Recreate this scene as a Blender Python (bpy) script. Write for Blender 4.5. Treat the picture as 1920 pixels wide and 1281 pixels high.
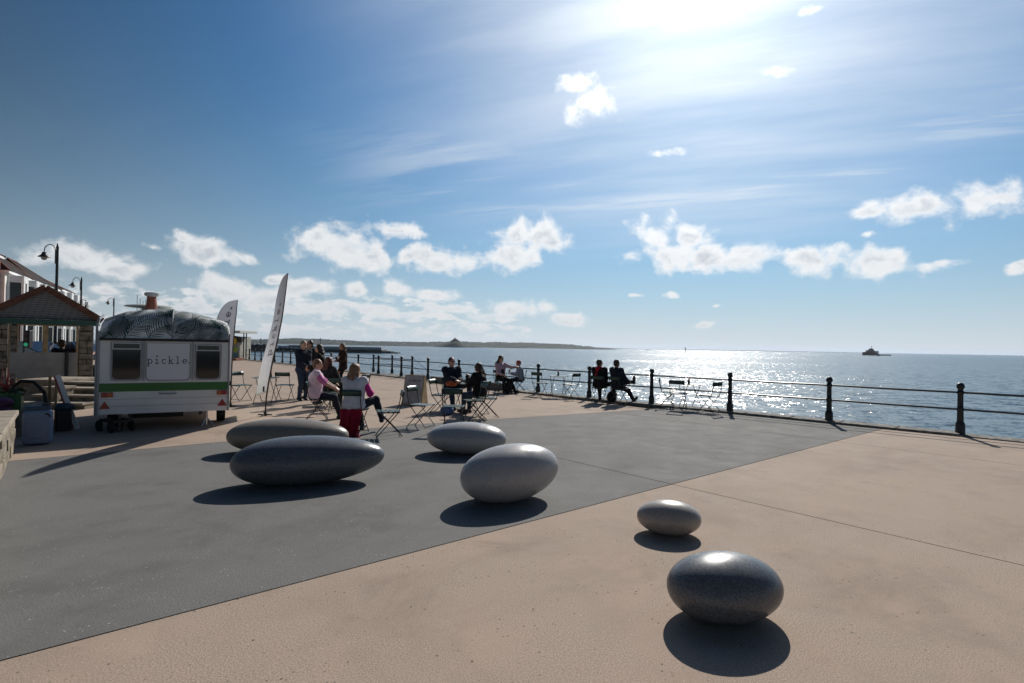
import bpy, bmesh, math, random
import numpy as np
from mathutils import Vector, Matrix
random.seed(7)
for o in list(bpy.data.objects): bpy.data.objects.remove(o)
scene = bpy.context.scene
COL = scene.collection
rad = math.radians

# ------------------------------------------------------------------ camera
FPX, CAMH, ROLL = 1030.0, 1.7, rad(0.97)
PITCH = math.atan(9.5 / FPX)
cam_d = bpy.data.cameras.new('camera'); cam = bpy.data.objects.new('camera', cam_d); COL.objects.link(cam)
cam_d.sensor_width = 36.0; cam_d.lens = FPX / 1920 * 36.0
cam_d.clip_start = 0.05; cam_d.clip_end = 60000
cam.matrix_world = Matrix.Translation((0, 0, CAMH)) @ Matrix.Rotation(math.pi / 2 + PITCH, 4, 'X') @ Matrix.Rotation(ROLL, 4, 'Z')
scene.camera = cam

def ray(px, py):
    """direction in the world of a sight line (photograph pixel, 1920 wide), used to survey positions"""
    x = (px - 960) / FPX; y = -(py - 640.5) / FPX
    c, s = math.cos(ROLL), math.sin(ROLL)
    x, y = c * x - s * y, s * x + c * y
    cp, sp = math.cos(PITCH), math.sin(PITCH)
    return Vector((x, cp - sp * y, sp + cp * y))
def G(px, py, z=0.0):
    d = ray(px, py); return Vector((0, 0, CAMH)) + d * ((z - CAMH) / d.z)
def AT(px, py, Y):
    d = ray(px, py); return Vector((0, 0, CAMH)) + d * (Y / d.y)
def azel(px, py):
    d = ray(px, py); return math.degrees(math.atan2(d.x, d.y)), math.degrees(math.atan2(d.z, math.hypot(d.x, d.y)))

# ------------------------------------------------------------------ sun, sky
sd = ray(1330, -95).normalized()
SUN_AZ = math.atan2(sd.x, sd.y); SUN_EL = math.asin(sd.z)
sun_d = bpy.data.lights.new('sun', 'SUN'); sun = bpy.data.objects.new('sun', sun_d); COL.objects.link(sun)
sun_d.energy = 4.6; sun_d.angle = rad(0.53); sun_d.color = (1.0, 0.95, 0.87)
sun.rotation_euler = (-sd).to_track_quat('-Z', 'Y').to_euler()
sun.location = (0, 0, 60)

world = bpy.data.worlds.new('World'); scene.world = world; world.use_nodes = True
NT = world.node_tree
for n in list(NT.nodes): NT.nodes.remove(n)
class NB:
    """tiny helper to write node graphs as expressions"""
    def __init__(s, nt): s.nt = nt
    def n(s, t, **kw):
        x = s.nt.nodes.new(t)
        for k, v in kw.items(): setattr(x, k, v)
        return x
    def put(s, sock, v):
        if isinstance(v, bpy.types.NodeSocket): s.nt.links.new(v, sock)
        elif v is not None: sock.default_value = v
    def m(s, op, a, b=None, c=None, clamp=False):
        x = s.n('ShaderNodeMath', operation=op, use_clamp=clamp)
        s.put(x.inputs[0], a); s.put(x.inputs[1], b)
        if c is not None: s.put(x.inputs[2], c)
        return x.outputs[0]
    def v(s, op, a, b=None, c=None):
        x = s.n('ShaderNodeVectorMath', operation=op)
        s.put(x.inputs[0], a); s.put(x.inputs[1], b)
        if c is not None:
            s.put(x.inputs['Scale'] if op == 'SCALE' else x.inputs[2], c)
        return x.outputs['Value'] if op in ('LENGTH', 'DOT_PRODUCT', 'DISTANCE') else x.outputs['Vector']
    def xyz(s, x, y, z=0.0):
        c = s.n('ShaderNodeCombineXYZ'); s.put(c.inputs[0], x); s.put(c.inputs[1], y); s.put(c.inputs[2], z); return c.outputs[0]
    def sep(s, a):
        c = s.n('ShaderNodeSeparateXYZ'); s.put(c.inputs[0], a); return c.outputs
    def noise(s, vec, scale, detail=4, rough=0.55, dist=0.0, col=False, lac=2.0):
        x = s.n('ShaderNodeTexNoise'); s.put(x.inputs['Vector'], vec); x.inputs['Scale'].default_value = scale
        x.inputs['Detail'].default_value = detail; x.inputs['Roughness'].default_value = rough
        x.inputs['Distortion'].default_value = dist; x.inputs['Lacunarity'].default_value = lac
        return x.outputs['Color'] if col else x.outputs['Fac']
    def vor(s, vec, scale, feature='F1', out='Distance', rnd=1.0):
        x = s.n('ShaderNodeTexVoronoi', feature=feature); s.put(x.inputs['Vector'], vec); x.inputs['Scale'].default_value = scale
        x.inputs['Randomness'].default_value = rnd
        return x.outputs[out]
    def ss(s, a, lo, hi, o0=0.0, o1=1.0, t='SMOOTHSTEP'):
        x = s.n('ShaderNodeMapRange', interpolation_type=t); s.put(x.inputs[0], a)
        s.put(x.inputs[1], lo); s.put(x.inputs[2], hi); s.put(x.inputs[3], o0); s.put(x.inputs[4], o1); return x.outputs[0]
    def mix(s, f, a, b, blend='MIX'):
        x = s.n('ShaderNodeMix', data_type='RGBA', blend_type=blend); s.put(x.inputs[0], f)
        for k, q in ((6, a), (7, b)):
            if isinstance(q, (tuple, list)): q = tuple(q) + (1.0,) * (4 - len(q))
            s.put(x.inputs[k], q)
        return x.outputs[2]

def build_sky():
    N = NB(NT)
    gen = N.n('ShaderNodeTexCoord').outputs['Generated']
    d = N.v('NORMALIZE', gen)
    dx, dy, dz = N.sep(d)
    el = N.m('MULTIPLY', N.m('ARCSINE', dz), 180 / math.pi)
    az = N.m('MULTIPLY', N.m('ARCTAN2', dx, dy), 180 / math.pi)
    p = N.xyz(az, el, 0.0)
    sky = N.n('ShaderNodeTexSky', sky_type='NISHITA'); sky.sun_disc = False
    sky.sun_elevation = SUN_EL; sky.sun_rotation = SUN_AZ
    sky.air_density = 1.0; sky.dust_density = 0.25; sky.ozone_density = 3.0; sky.altitude = 10
    base = sky.outputs[0]
    # --- thin high cirrus in long streaks, on a plane high above
    inv = N.m('DIVIDE', 1.0, N.m('ADD', N.m('MAXIMUM', dz, 0.0), 0.10))
    ca, sa = math.cos(rad(-20)), math.sin(rad(-20))
    qx = N.m('MULTIPLY', dx, inv); qy = N.m('MULTIPLY', dy, inv)
    u = N.m('ADD', N.m('MULTIPLY', qx, ca), N.m('MULTIPLY', qy, sa))
    w = N.m('SUBTRACT', N.m('MULTIPLY', qy, ca), N.m('MULTIPLY', qx, sa))
    st = N.xyz(N.m('MULTIPLY', u, 0.55), N.m('MULTIPLY', w, 2.4), 0.3)
    c1 = N.noise(st, 1.5, 5, 0.56, 0.0)
    c2 = N.noise(N.xyz(N.m('MULTIPLY', u, 0.9), N.m('MULTIPLY', w, 7.0), 4.0), 1.3, 4, 0.6)
    cov = N.noise(N.xyz(qx, qy, 9.0), 0.55, 2, 0.5)
    sdot = N.v('DOT_PRODUCT', d, tuple(sd))
    ang = N.m('MULTIPLY', N.m('ARCCOSINE', N.m('MINIMUM', sdot, 1.0)), 180 / math.pi)
    near_sun = N.ss(ang, 40.0, 8.0)
    thin = N.ss(N.m('ADD', N.m('MULTIPLY', c1, 0.62), N.m('MULTIPLY', c2, 0.38)), 0.40, 0.66)
    bands = N.m('MULTIPLY', N.ss(el, 11.0, 15.0), N.ss(el, 24.0, 18.0))     # streaky deck low in the sky
    streaky = N.m('MULTIPLY', N.m('MULTIPLY', thin, bands), N.ss(ang, 42.0, 24.0, 0.0, 0.66))
    soft = N.m("MULTIPLY", N.ss(ang, 41.0, 6.0), N.m('ADD', 0.40, N.m('MULTIPLY', N.ss(c1, 0.30, 0.70), 0.34)))
    wisps = N.m('MULTIPLY', thin, N.ss(cov, 0.45, 0.68, 0.0, 0.02))
    veil = N.m('ADD', N.m('MAXIMUM', streaky, soft), wisps)
    veil = N.m('MULTIPLY', veil, N.ss(el, 6.0, 14.0))
    veil = N.m('MINIMUM', veil, 0.85)
    # --- aureole of light scattered forward by the thin cloud round the sun
    g1 = N.m('EXPONENT', N.m('MULTIPLY', ang, -1 / 7.0))
    g2 = N.m('EXPONENT', N.m('MULTIPLY', ang, -1 / 14.0))
    glow = N.m('ADD', N.m('MULTIPLY', g1, SKY['g1']), N.m('MULTIPLY', g2, SKY['g2']))
    gmod = N.m('ADD', 0.55, N.m('MULTIPLY', c1, 0.9))
    glow = N.m('MULTIPLY', glow, gmod)
    # --- cumulus: heaps at their bearings and heights, broken up by noise
    blobs = SKY['blobs']
    ragged = N.noise(d, 9.0, 1, 0.5, col=True)
    pw = N.v('ADD', p, N.v('MULTIPLY', N.v('SUBTRACT', ragged, (0.5, 0.5, 0.5)), (2.6, 1.7, 0.0)))
    field = None
    for (bx, by, hw, hh, *thinness) in blobs:
        a0, e0 = azel(bx, by); a1, _ = azel(bx + hw, by); _, e1 = azel(bx, by - hh)
        sx, sy = 1 / max(a1 - a0, .1), 1 / max(e1 - e0, .1)
        k = N.v('LENGTH', N.v('MULTIPLY_ADD', pw, (sx, sy, 0.0), (-a0 * sx, -e0 * sy, 0.0)))
        if thinness: k = N.m('ADD', k, thinness[0])
        field = k if field is None else N.m('MINIMUM', field, k)
    field = N.m('SUBTRACT', 1.22, field)
    # the same fair-weather heaps go on all round the horizon outside the view
    ring = N.noise(N.v('MULTIPLY', d, (1.0, 1.0, 2.6)), 5.0, 2, 0.5)
    band = N.m('MULTIPLY', N.ss(el, 0.5, 4.0), N.ss(el, 17.0, 8.0))
    outside = N.ss(N.m('ABSOLUTE', az), 46.0, 54.0)
    rf = N.m('SUBTRACT', N.m('MULTIPLY', N.m('MULTIPLY', N.m('MULTIPLY', N.ss(ring, 0.46, 0.72), band), outside), 2.0), 1.5)
    field = N.m('MAXIMUM', field, rf)
    # small far heaps low over the land
    far_n = N.noise(N.xyz(N.m('MULTIPLY', az, 0.42), N.m('MULTIPLY', el, 1.15), 2.0), 1.0, 3, 0.5)
    fband = N.m('MULTIPLY', N.ss(el, -0.5, 1.2), N.ss(el, 7.0, 3.5))
    fband = N.m('MULTIPLY', fband, N.ss(az, 12.0, -4.0, 0.25, 1.0))
    field = N.m('MAXIMUM', field, N.m('SUBTRACT', N.m('MULTIPLY', N.m('MULTIPLY', N.ss(far_n, 0.30, 0.60), fband), 1.7), 0.95))
    field = N.m('MAXIMUM', field, -2.0)
    dv = N.v('ADD', N.v('MULTIPLY', d, (1, 1, 1.2)), N.v('SCALE', N.v('SUBTRACT', ragged, (0.5, 0.5, 0.5)), None, 0.04))
    n1 = N.noise(dv, 28.0, 6, 0.58)
    b1 = N.vor(dv, 24.0, feature='SMOOTH_F1')
    puff = N.m('MULTIPLY', N.m('SUBTRACT', 0.42, b1), 0.9)
    f2 = N.m('ADD', field, N.m('ADD', puff, N.m('MULTIPLY', N.m('SUBTRACT', n1, 0.5), 2.3)))
    dens = N.ss(f2, -0.04, 0.80)
    # tops turned to the light are white, thick middles and bases greyer
    up = N.noise(N.v('ADD', dv, (0.004, 0.0, 0.020)), 28.0, 3, 0.58)
    lit = N.ss(N.m('SUBTRACT', n1, up), -0.14, 0.14)
    core = N.ss(f2, 0.42, 1.20)
    grey = N.m('MULTIPLY', core, N.m('SUBTRACT', 0.85, N.m('MULTIPLY', lit, 0.70)))
    cl = N.mix(grey, SKY['cl_w'], SKY['cl_g'])
    back = N.ss(ang, 25.0, 90.0, 1.0, SKY['back'])
    # --- horizon haze
    hz = N.m('EXPONENT', N.m('MULTIPLY', N.m('MAXIMUM', el, 0.0), -1 / 5.6))
    hz2 = N.m('EXPONENT', N.m('MULTIPLY', N.m('MAXIMUM', el, 0.0), -1 / 10.5))
    col = N.v('SCALE', N.v('MULTIPLY', N.v('SCALE', base, None, SKY['gain']), SKY['tint']), None, N.ss(ang, 22.0, 70.0, 1.0, SKY['deep']))
    col = N.mix(N.m('MULTIPLY', N.m('MULTIPLY', hz2, SKY['hz2']), back), col, SKY['hz2c'])
    col = N.mix(veil, col, N.v('SCALE', N.xyz(*SKY['veil']), None, N.m('ADD', 1.0, N.m('MULTIPLY', g2, 0.6))))
    glowc = N.v('SCALE', N.xyz(1.0, 0.985, 0.96), None, glow)
    cl = N.v('SCALE', cl, None, N.m('ADD', 1.0, N.m('MULTIPLY', g2, 0.9)))
    col = N.mix(N.m('MULTIPLY', dens, N.ss(el, -1.0, 5.0, 0.80, 0.97)), col, cl)
    hzcol = N.v('SCALE', N.xyz(*SKY['hzc']), None, N.ss(ang, 40.0, 110.0, 1.0, 0.55))
    col = N.mix(N.m('MULTIPLY', hz, SKY['hz']), col, hzcol)
    col = N.v('ADD', col, glowc)
    bg = N.n('ShaderNodeBackground'); N.put(bg.inputs[0], col); bg.inputs[1].default_value = SKY['strength']
    out = N.n('ShaderNodeOutputWorld'); NT.links.new(bg.outputs[0], out.inputs[0])

SKY = dict(gain=1.10, tint=(0.17, 0.86, 1.34), strength=0.05, g1=9.0, g2=6.0, back=0.30, deep=0.26,
    cl_w=(17.0, 17.2, 17.4), cl_g=(8.2, 9.2, 10.6), veil=(12.8, 13.8, 15.0), hz=0.92, hzc=(13.4, 13.7, 13.9), hz2=1.0, hz2c=(6.2, 11.2, 14.2),
    blobs=[(640,462,75,45),(690,490,45,25),(600,450,45,25),(745,437,56,19),(815,488,84,27),(770,487,38,21),
    (1000,445,64,42),(975,482,52,32),(1047,455,42,22),(1235,440,42,42),(1260,475,68,38),(1330,482,62,30),(1400,480,52,27),(1290,446,52,27),
    (1530,485,68,30),(1500,480,37,24),(1640,490,82,28),(1680,478,38,20),(1768,490,44,11,0.2),(1700,388,112,34,0.2),(1830,375,110,38,0.15),(1630,392,55,25,0.25),
    (160,488,95,28),(215,505,60,20),(390,468,75,27),(350,443,27,20,0.3),(285,465,28,14,0.35),(1110,190,44,46),(1086,148,40,24),(1240,284,50,18,0.42),
    (1465,132,50,22,0.62),(1630,436,26,9,0.3),(440,545,58,32),(480,565,62,26),(570,545,58,20),(660,545,22,14),(740,540,34,16),(500,523,24,11),
    (820,550,38,12),(840,575,52,10),(960,580,72,17),(905,590,42,10),(1060,602,44,13),(1195,552,20,7,0.3),(1255,550,23,9,0.2),(1340,573,13,5,0.3),(1320,606,40,7,0.3),
    (1915,505,18,13),(600,585,62,17),(700,582,62,15),(1520,15,62,22,0.55),(200,545,30,10)])
build_sky()
world.cycles.sampling_method = 'MANUAL'; world.cycles.sample_map_resolution = 1024
vs = scene.view_settings
vs.view_transform = 'Standard'; vs.look = 'None'; vs.gamma = 1.0; vs.use_curve_mapping = False
vs.exposure = 0.0

# ------------------------------------------------------------------ mesh helpers
class MB:
    def __init__(s): s.v = []; s.f = []
    def add(s, vs, fs):
        o = len(s.v); s.v += [tuple(q) for q in vs]; s.f += [tuple(i + o for i in q) for q in fs]; return s
    def box(s, c, d, R=None):
        hx, hy, hz = d[0] / 2, d[1] / 2, d[2] / 2; c = Vector(c)
        vs = [Vector((x, y, z)) for x in (-hx, hx) for y in (-hy, hy) for z in (-hz, hz)]
        if R is not None: vs = [R @ q for q in vs]
        return s.add([c + q for q in vs], [(0, 1, 3, 2), (4, 6, 7, 5), (0, 4, 5, 1), (2, 3, 7, 6), (0, 2, 6, 4), (1, 5, 7, 3)])
    def bar(s, a, b, w, t, up=(0, 0, 1)):
        a, b = Vector(a), Vector(b); d = (b - a).normalized(); u = Vector(up); sx = d.cross(u)
        if sx.length < 1e-4: sx = d.cross(Vector((0, 1, 0)))
        sx.normalize(); u = sx.cross(d); vs = []
        for p in (a, b):
            for i, j in ((-1, -1), (1, -1), (1, 1), (-1, 1)): vs.append(p + sx * i * w / 2 + u * j * t / 2)
        return s.add(vs, [(3, 2, 1, 0), (4, 5, 6, 7), (0, 1, 5, 4), (1, 2, 6, 5), (2, 3, 7, 6), (3, 0, 4, 7)])
    def tube(s, pts, r, n=8, caps=True):
        pts = [Vector(p) for p in pts]; rs = r if isinstance(r, (list, tuple)) else [r] * len(pts)
        vs = []; fs = []; ref = None
        for i, p in enumerate(pts):
            d = (pts[min(i + 1, len(pts) - 1)] - pts[max(i - 1, 0)]).normalized()
            if ref is None: ref = Vector((0, 0, 1)) if abs(d.z) < .9 else Vector((1, 0, 0))
            a = d.cross(ref).normalized(); b = d.cross(a).normalized(); ref = a.cross(d)
            for k in range(n):
                t = 2 * math.pi * k / n; vs.append(p + (a * math.cos(t) + b * math.sin(t)) * rs[i])
        for i in range(len(pts) - 1):
            for k in range(n):
                fs.append((i * n + k, i * n + (k + 1) % n, (i + 1) * n + (k + 1) % n, (i + 1) * n + k))
        if caps: fs.append(tuple(range(n - 1, -1, -1))); fs.append(tuple((len(pts) - 1) * n + k for k in range(n)))
        return s.add(vs, fs)
    def lathe(s, prof, n=16, o=(0, 0, 0), M=None):
        vs = []; fs = []; o = Vector(o)
        for r, z in prof:
            for k in range(n):
                t = 2 * math.pi * k / n; q = Vector((r * math.cos(t), r * math.sin(t), z))
                vs.append(o + (M @ q if M is not None else q))
        for i in range(len(prof) - 1):
            for k in range(n): fs.append((i * n + k, i * n + (k + 1) % n, (i + 1) * n + (k + 1) % n, (i + 1) * n + k))
        fs.append(tuple(range(n - 1, -1, -1))); fs.append(tuple((len(prof) - 1) * n + k for k in range(n)))
        return s.add(vs, fs)
    def prism(s, poly, z0, z1):
        n = len(poly)
        vs = [(x, y, z0) for x, y in poly] + [(x, y, z1) for x, y in poly]
        return s.add(vs, [tuple(range(n - 1, -1, -1)), tuple(range(n, 2 * n))] + [(i, (i + 1) % n, n + (i + 1) % n, n + i) for i in range(n)])
    def ext(s, poly, o, ex, ey, en, t0, t1):
        """polygon in a plane (o, ex, ey) pushed out along en from t0 to t1"""
        o, ex, ey, en = Vector(o), Vector(ex), Vector(ey), Vector(en); n = len(poly)
        vs = [o + ex * x + ey * y + en * t0 for x, y in poly] + [o + ex * x + ey * y + en * t1 for x, y in poly]
        return s.add(vs, [tuple(range(n - 1, -1, -1)), tuple(range(n, 2 * n))] + [(i, (i + 1) % n, n + (i + 1) % n, n + i) for i in range(n)])
    def grid(s, P):
        """P[i][j] -> points"""
        h, w = len(P), len(P[0]); vs = [q for row in P for q in row]
        return s.add(vs, [(i * w + j, i * w + j + 1, (i + 1) * w + j + 1, (i + 1) * w + j) for i in range(h - 1) for j in range(w - 1)])
    def ball(s, c, r, n=10, m=7):
        r = (r, r, r) if not isinstance(r, (tuple, list)) else r; c = Vector(c)
        prof = [(math.sin(math.pi * i / m), -math.cos(math.pi * i / m)) for i in range(m + 1)]
        prof[0] = (1e-3, -1); prof[-1] = (1e-3, 1)
        return s.lathe(prof, n, c, Matrix.Diagonal(r))
    def mesh(s, name):
        me = bpy.data.meshes.new(name); me.from_pydata(s.v, [], s.f); me.update()
        bm = bmesh.new(); bm.from_mesh(me); bmesh.ops.recalc_face_normals(bm, faces=bm.faces); bm.to_mesh(me); bm.free()
        return me
    def build(s, name, mat, parent=None, smooth=False, bevel=0, kind=None):
        me = s.mesh(name); return obj(name, me, mat, parent, smooth, bevel, kind)
def obj(name, me, mat, parent=None, smooth=False, bevel=0, kind=None, auto=40):
    o = bpy.data.objects.new(name, me); COL.objects.link(o)
    if mat is not None and not len(me.materials): me.materials.append(mat)
    if smooth:
        me.polygons.foreach_set('use_smooth', [True] * len(me.polygons))
        if auto < 180: me.set_sharp_from_angle(angle=rad(auto))
    if bevel:
        b = o.modifiers.new('bevel', 'BEVEL'); b.width = bevel; b.segments = 2; b.limit_method = 'ANGLE'; b.angle_limit = rad(40)
    if parent is not None: o.parent = parent
    if kind: o['kind'] = kind
    return o
def empty(name, loc=(0, 0, 0), rz=0.0):
    o = bpy.data.objects.new(name, None); COL.objects.link(o); o.location = loc; o.rotation_euler = (0, 0, rz); o.empty_display_size = .2
    return o
def tag(o, label, cat, group=None):
    o['label'] = label; o['category'] = cat
    if group: o['group'] = group
    return o
def thing(name, label, cat, loc=(0, 0, 0), rz=0.0, group=None): return tag(empty(name, loc, rz), label, cat, group)
def face_rz(dx, dy): return math.atan2(-dx, dy)
def clone(root, loc, rz, label=None, group=None):
    def cp(o, par):
        c = o.copy(); COL.objects.link(c)
        if par is not None: c.parent = par
        for ch in o.children: cp(ch, c)
        return c
    r = cp(root, None); r.location = loc; r.rotation_euler = (0, 0, rz)
    if label: r['label'] = label
    if group: r['group'] = group
    return r

# ------------------------------------------------------------------ materials
MATS = {}
def mat(name, col=(.5, .5, .5), rough=.6, metal=0.0, spec=.5, var=0.0, vscale=3.0, bump=0.0, bscale=40.0, coat=0.0, emit=None, trans=0.0):
    if name in MATS: return MATS[name]
    m = bpy.data.materials.new(name); m.use_nodes = True; nt = m.node_tree; b = nt.nodes['Principled BSDF']; N = NB(nt)
    co = N.n('ShaderNodeTexCoord').outputs['Object']
    b.inputs['Base Color'].default_value = (*col, 1); b.inputs['Roughness'].default_value = rough
    b.inputs['Metallic'].default_value = metal; b.inputs['Specular IOR Level'].default_value = spec
    if var:
        f = N.ss(N.noise(co, vscale, 6, .62), .3, .7)
        N.put(b.inputs['Base Color'], N.mix(f, tuple(c * (1 - var) for c in col), tuple(min(1, c * (1 + var)) for c in col)))
        N.put(b.inputs['Roughness'], N.ss(f, 0, 1, min(1, rough + .12), max(.02, rough - .08), t='LINEAR'))
    if bump:
        bp = N.n('ShaderNodeBump'); bp.inputs['Strength'].default_value = bump; bp.inputs['Distance'].default_value = .01
        N.put(bp.inputs['Height'], N.noise(co, bscale, 5, .6)); nt.links.new(bp.outputs[0], b.inputs['Normal'])
    if coat: b.inputs['Coat Weight'].default_value = coat; b.inputs['Coat Roughness'].default_value = .1
    if emit: b.inputs['Emission Color'].default_value = (*emit[0], 1); b.inputs['Emission Strength'].default_value = emit[1]
    if trans: b.inputs['Transmission Weight'].default_value = trans
    MATS[name] = m; return m

def paving_mat(name, base, dark, light, pale, spk):
    m = bpy.data.materials.new(name); m.use_nodes = True; nt = m.node_tree; b = nt.nodes['Principled BSDF']; N = NB(nt)
    geo = N.n('ShaderNodeNewGeometry').outputs['Position']
    big = N.ss(N.noise(geo, .42, 5, .62, .6), .36, .64)
    mid = N.ss(N.noise(geo, 1.7, 6, .66, .4), .36, .66)
    fine = N.noise(geo, 110.0, 4, .85)
    c = N.mix(N.m('MULTIPLY', mid, .62), base, dark)
    c = N.mix(N.m('MULTIPLY', big, .55), c, light)
    # worn streaks running with the traffic along the front
    sx, sy, sz = N.sep(geo)
    al = N.m('ADD', N.m('MULTIPLY', sx, .76), N.m('MULTIPLY', sy, .65)); ac = N.m('SUBTRACT', N.m('MULTIPLY', sy, .76), N.m('MULTIPLY', sx, .65))
    streak = N.ss(N.noise(N.xyz(N.m('MULTIPLY', al, .35), N.m('MULTIPLY', ac, 1.6), 0), 1.0, 5, .6), .45, .72)
    c = N.mix(N.m('MULTIPLY', streak, .5), c, dark)
    # old stains and damp patches with ragged edges
    st1 = N.ss(N.noise(geo, .55, 7, .70, .8), .48, .66); st2 = N.ss(N.noise(N.v('ADD', geo, (31, 7, 3)), 1.5, 7, .72), .54, .70)
    c = N.mix(N.m('MULTIPLY', st1, .62), c, dark); c = N.mix(N.m('MULTIPLY', st2, .55), c, dark)
    # exposed aggregate
    g = N.ss(fine, .36, .64)
    c = N.mix(N.ss(N.noise(geo, .9, 5, .65), .36, .60, .32, .85), c, N.mix(g, dark, pale))
    dk = N.m('MULTIPLY', N.ss(N.vor(geo, 17.0), .18, .08), N.ss(N.noise(geo, 2.3, 3, .6), .45, .62))
    c = N.mix(N.m('MULTIPLY', dk, spk[0]), c, (.05, .045, .04))
    pk = N.m('MULTIPLY', N.ss(N.vor(geo, 22.0), .15, .05), N.ss(N.noise(geo, 5.0, 2, .6), .45, .6))
    c = N.mix(N.m('MULTIPLY', pk, spk[1]), c, (.55, .54, .52))
    N.put(b.inputs['Base Color'], c)
    N.put(b.inputs['Roughness'], N.ss(mid, 0, 1, .90, .82, t='LINEAR'))
    b.inputs['Specular IOR Level'].default_value = .18
    bp = N.n('ShaderNodeBump'); bp.inputs['Strength'].default_value = .08; bp.inputs['Distance'].default_value = .0010
    N.put(bp.inputs['Height'], fine); nt.links.new(bp.outputs[0], b.inputs['Normal'])
    MATS[name] = m; return m
paving_mat('tan_paving', (.40, .300, .232), (.175, .134, .107), (.44, .335, .262), (.55, .43, .345), (.9, .4))
paving_mat('grey_paving', (.145, .142, .136), (.072, .070, .067), (.195, .190, .180), (.26, .255, .245), (.45, .8))

def pebble_mat(name, base, dark, light, rough):
    m = bpy.data.materials.new(name); m.use_nodes = True; nt = m.node_tree; b = nt.nodes['Principled BSDF']; N = NB(nt)
    co = N.n('ShaderNodeTexCoord').outputs['Object']
    g = N.noise(co, 70.0, 4, .75)
    c = N.mix(N.ss(g, .36, .64), dark, base)
    sp = N.ss(N.vor(co, 95.0), .22, .08)
    c = N.mix(N.m('MULTIPLY', sp, .7), c, light)
    c = N.mix(N.m('MULTIPLY', N.ss(N.noise(co, 2.6, 4, .6), .5, .75), .35), c, dark)
    # rain-washed dust, scuffs where people sit
    N.put(b.inputs['Base Color'], c)
    sc = N.noise(co, 7.0, 6, .65)
    N.put(b.inputs['Roughness'], N.ss(sc, .3, .7, rough - .05, rough + .10, t='LINEAR'))
    b.inputs['Specular IOR Level'].default_value = .5
    bp = N.n('ShaderNodeBump'); bp.inputs['Strength'].default_value = .05; bp.inputs['Distance'].default_value = .003
    N.put(bp.inputs['Height'], g); nt.links.new(bp.outputs[0], b.inputs['Normal'])
    MATS[name] = m; return m

def sea_mat():
    m = bpy.data.materials.new('sea_water'); m.use_nodes = True; nt = m.node_tree; b = nt.nodes['Principled BSDF']; N = NB(nt)
    geo = N.n('ShaderNodeNewGeometry').outputs['Position']
    b.inputs['Base Color'].default_value = (.012, .045, .065, 1); b.inputs['Roughness'].default_value = .21
    b.inputs['IOR'].default_value = 1.33
    a = N.noise(N.v('MULTIPLY', geo, (1.0, 1.35, 1.0)), .55, 3, .6, col=True)
    c = N.noise(geo, 2.6, 3, .65, col=True)
    patch = N.ss(N.noise(N.v('MULTIPLY', geo, (.35, 1.0, 1.0)), .012, 4, .6), .35, .68, .6, 1.15)
    off = N.v('ADD', N.v('SCALE', N.v('SUBTRACT', a, (.5, .5, .5)), None, 1.35), N.v('SCALE', N.v('SUBTRACT', c, (.5, .5, .5)), None, 1.35))
    off = N.v('MULTIPLY', N.v('SCALE', off, None, patch), (1.0, 1.0, 0.0))
    nrm = N.v('NORMALIZE', N.v('ADD', off, (0, 0, 1)))
    nt.links.new(nrm, b.inputs['Normal'])
    MATS['sea_water'] = m; return m
sea_mat()
mat('joint', (.06, .055, .05), .95, spec=.1)
mat('granite', (.19, .18, .165), .9, spec=.2, var=.45, vscale=9, bump=.8, bscale=22)
mat('stone', (.22, .19, .15), .92, spec=.15, var=.45, vscale=5, bump=.8, bscale=16)
mat('step_stone', (.29, .25, .20), .9, spec=.2, var=.25, vscale=4, bump=.3, bscale=25)
mat('iron', (.012, .016, .018), .42, spec=.5, var=.25, vscale=14)
mat('rail_paint', (.04, .055, .065), .30, spec=.6)
mat('chair_frame', (.012, .014, .013), .4)
mat('chair_green', (.016, .050, .038), .38, spec=.6, var=.12, vscale=12)
mat('steel', (.75, .76, .78), .22, metal=1.0)
mat('white_paint', (.78, .78, .77), .5, var=.05, vscale=2)
mat('white_plastic', (.75, .76, .78), .35, var=.04, vscale=3)
mat('caravan_white', (.74, .74, .74), .36, var=.06, vscale=1.7, spec=.5)
mat('caravan_grey', (.30, .31, .33), .4, var=.1)
mat('green_stripe', (.03, .15, .025), .4, spec=.5)
mat('palm_dark', (.010, .045, .042), .9, spec=.05)
mat('black', (.012, .012, .013), .5)
mat('rubber', (.018, .018, .018), .8, spec=.3)
mat('glass_dark', (.010, .013, .015), .06, spec=.6)
mat('ink', (.012, .016, .03), .5)
mat('dot_green', (.06, .14, .08), .5)
mat('red_lens', (.30, .015, .012), .25, spec=.6)
mat('orange_lens', (.45, .10, .02), .25, spec=.6)
mat('terracotta', (.22, .07, .045), .7, var=.15, vscale=8)
mat('slate', (.17, .17, .18), .65, spec=.35, var=.35, vscale=2.2, bump=.3)
mat('ridge_tile', (.13, .055, .035), .8, var=.25, vscale=5)
mat('gutter_green', (.015, .075, .055), .45)
mat('timber', (.36, .25, .13), .75, var=.25, vscale=6)
mat('panel_grey', (.30, .29, .27), .8, var=.15, vscale=2)
mat('tank_blue', (.15, .21, .33), .42, var=.05, vscale=4)
mat('tank_dark', (.04, .07, .11), .5)
mat('planter_green', (.03, .12, .03), .5)
mat('leaf_red', (.40, .04, .05), .45)
mat('leaf_dark', (.04, .06, .025), .5, var=.4, vscale=20)
mat('leaf_yellow', (.35, .32, .08), .5)
mat('soil', (.03, .022, .015), .95)
mat('fabric_white', (.74, .73, .77), .75, var=.04, vscale=4)
mat('hill', (.07, .09, .05), .95, spec=.1, var=.45, vscale=.006)
mat('skin', (.52, .29, .21), .5, spec=.35, var=.06, vscale=30)
mat('quay', (.10, .10, .10), .9, var=.3, vscale=.2)
mat('roof_slate_far', (.050, .042, .042), .95, spec=.08, var=.3, vscale=.8)
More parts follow.
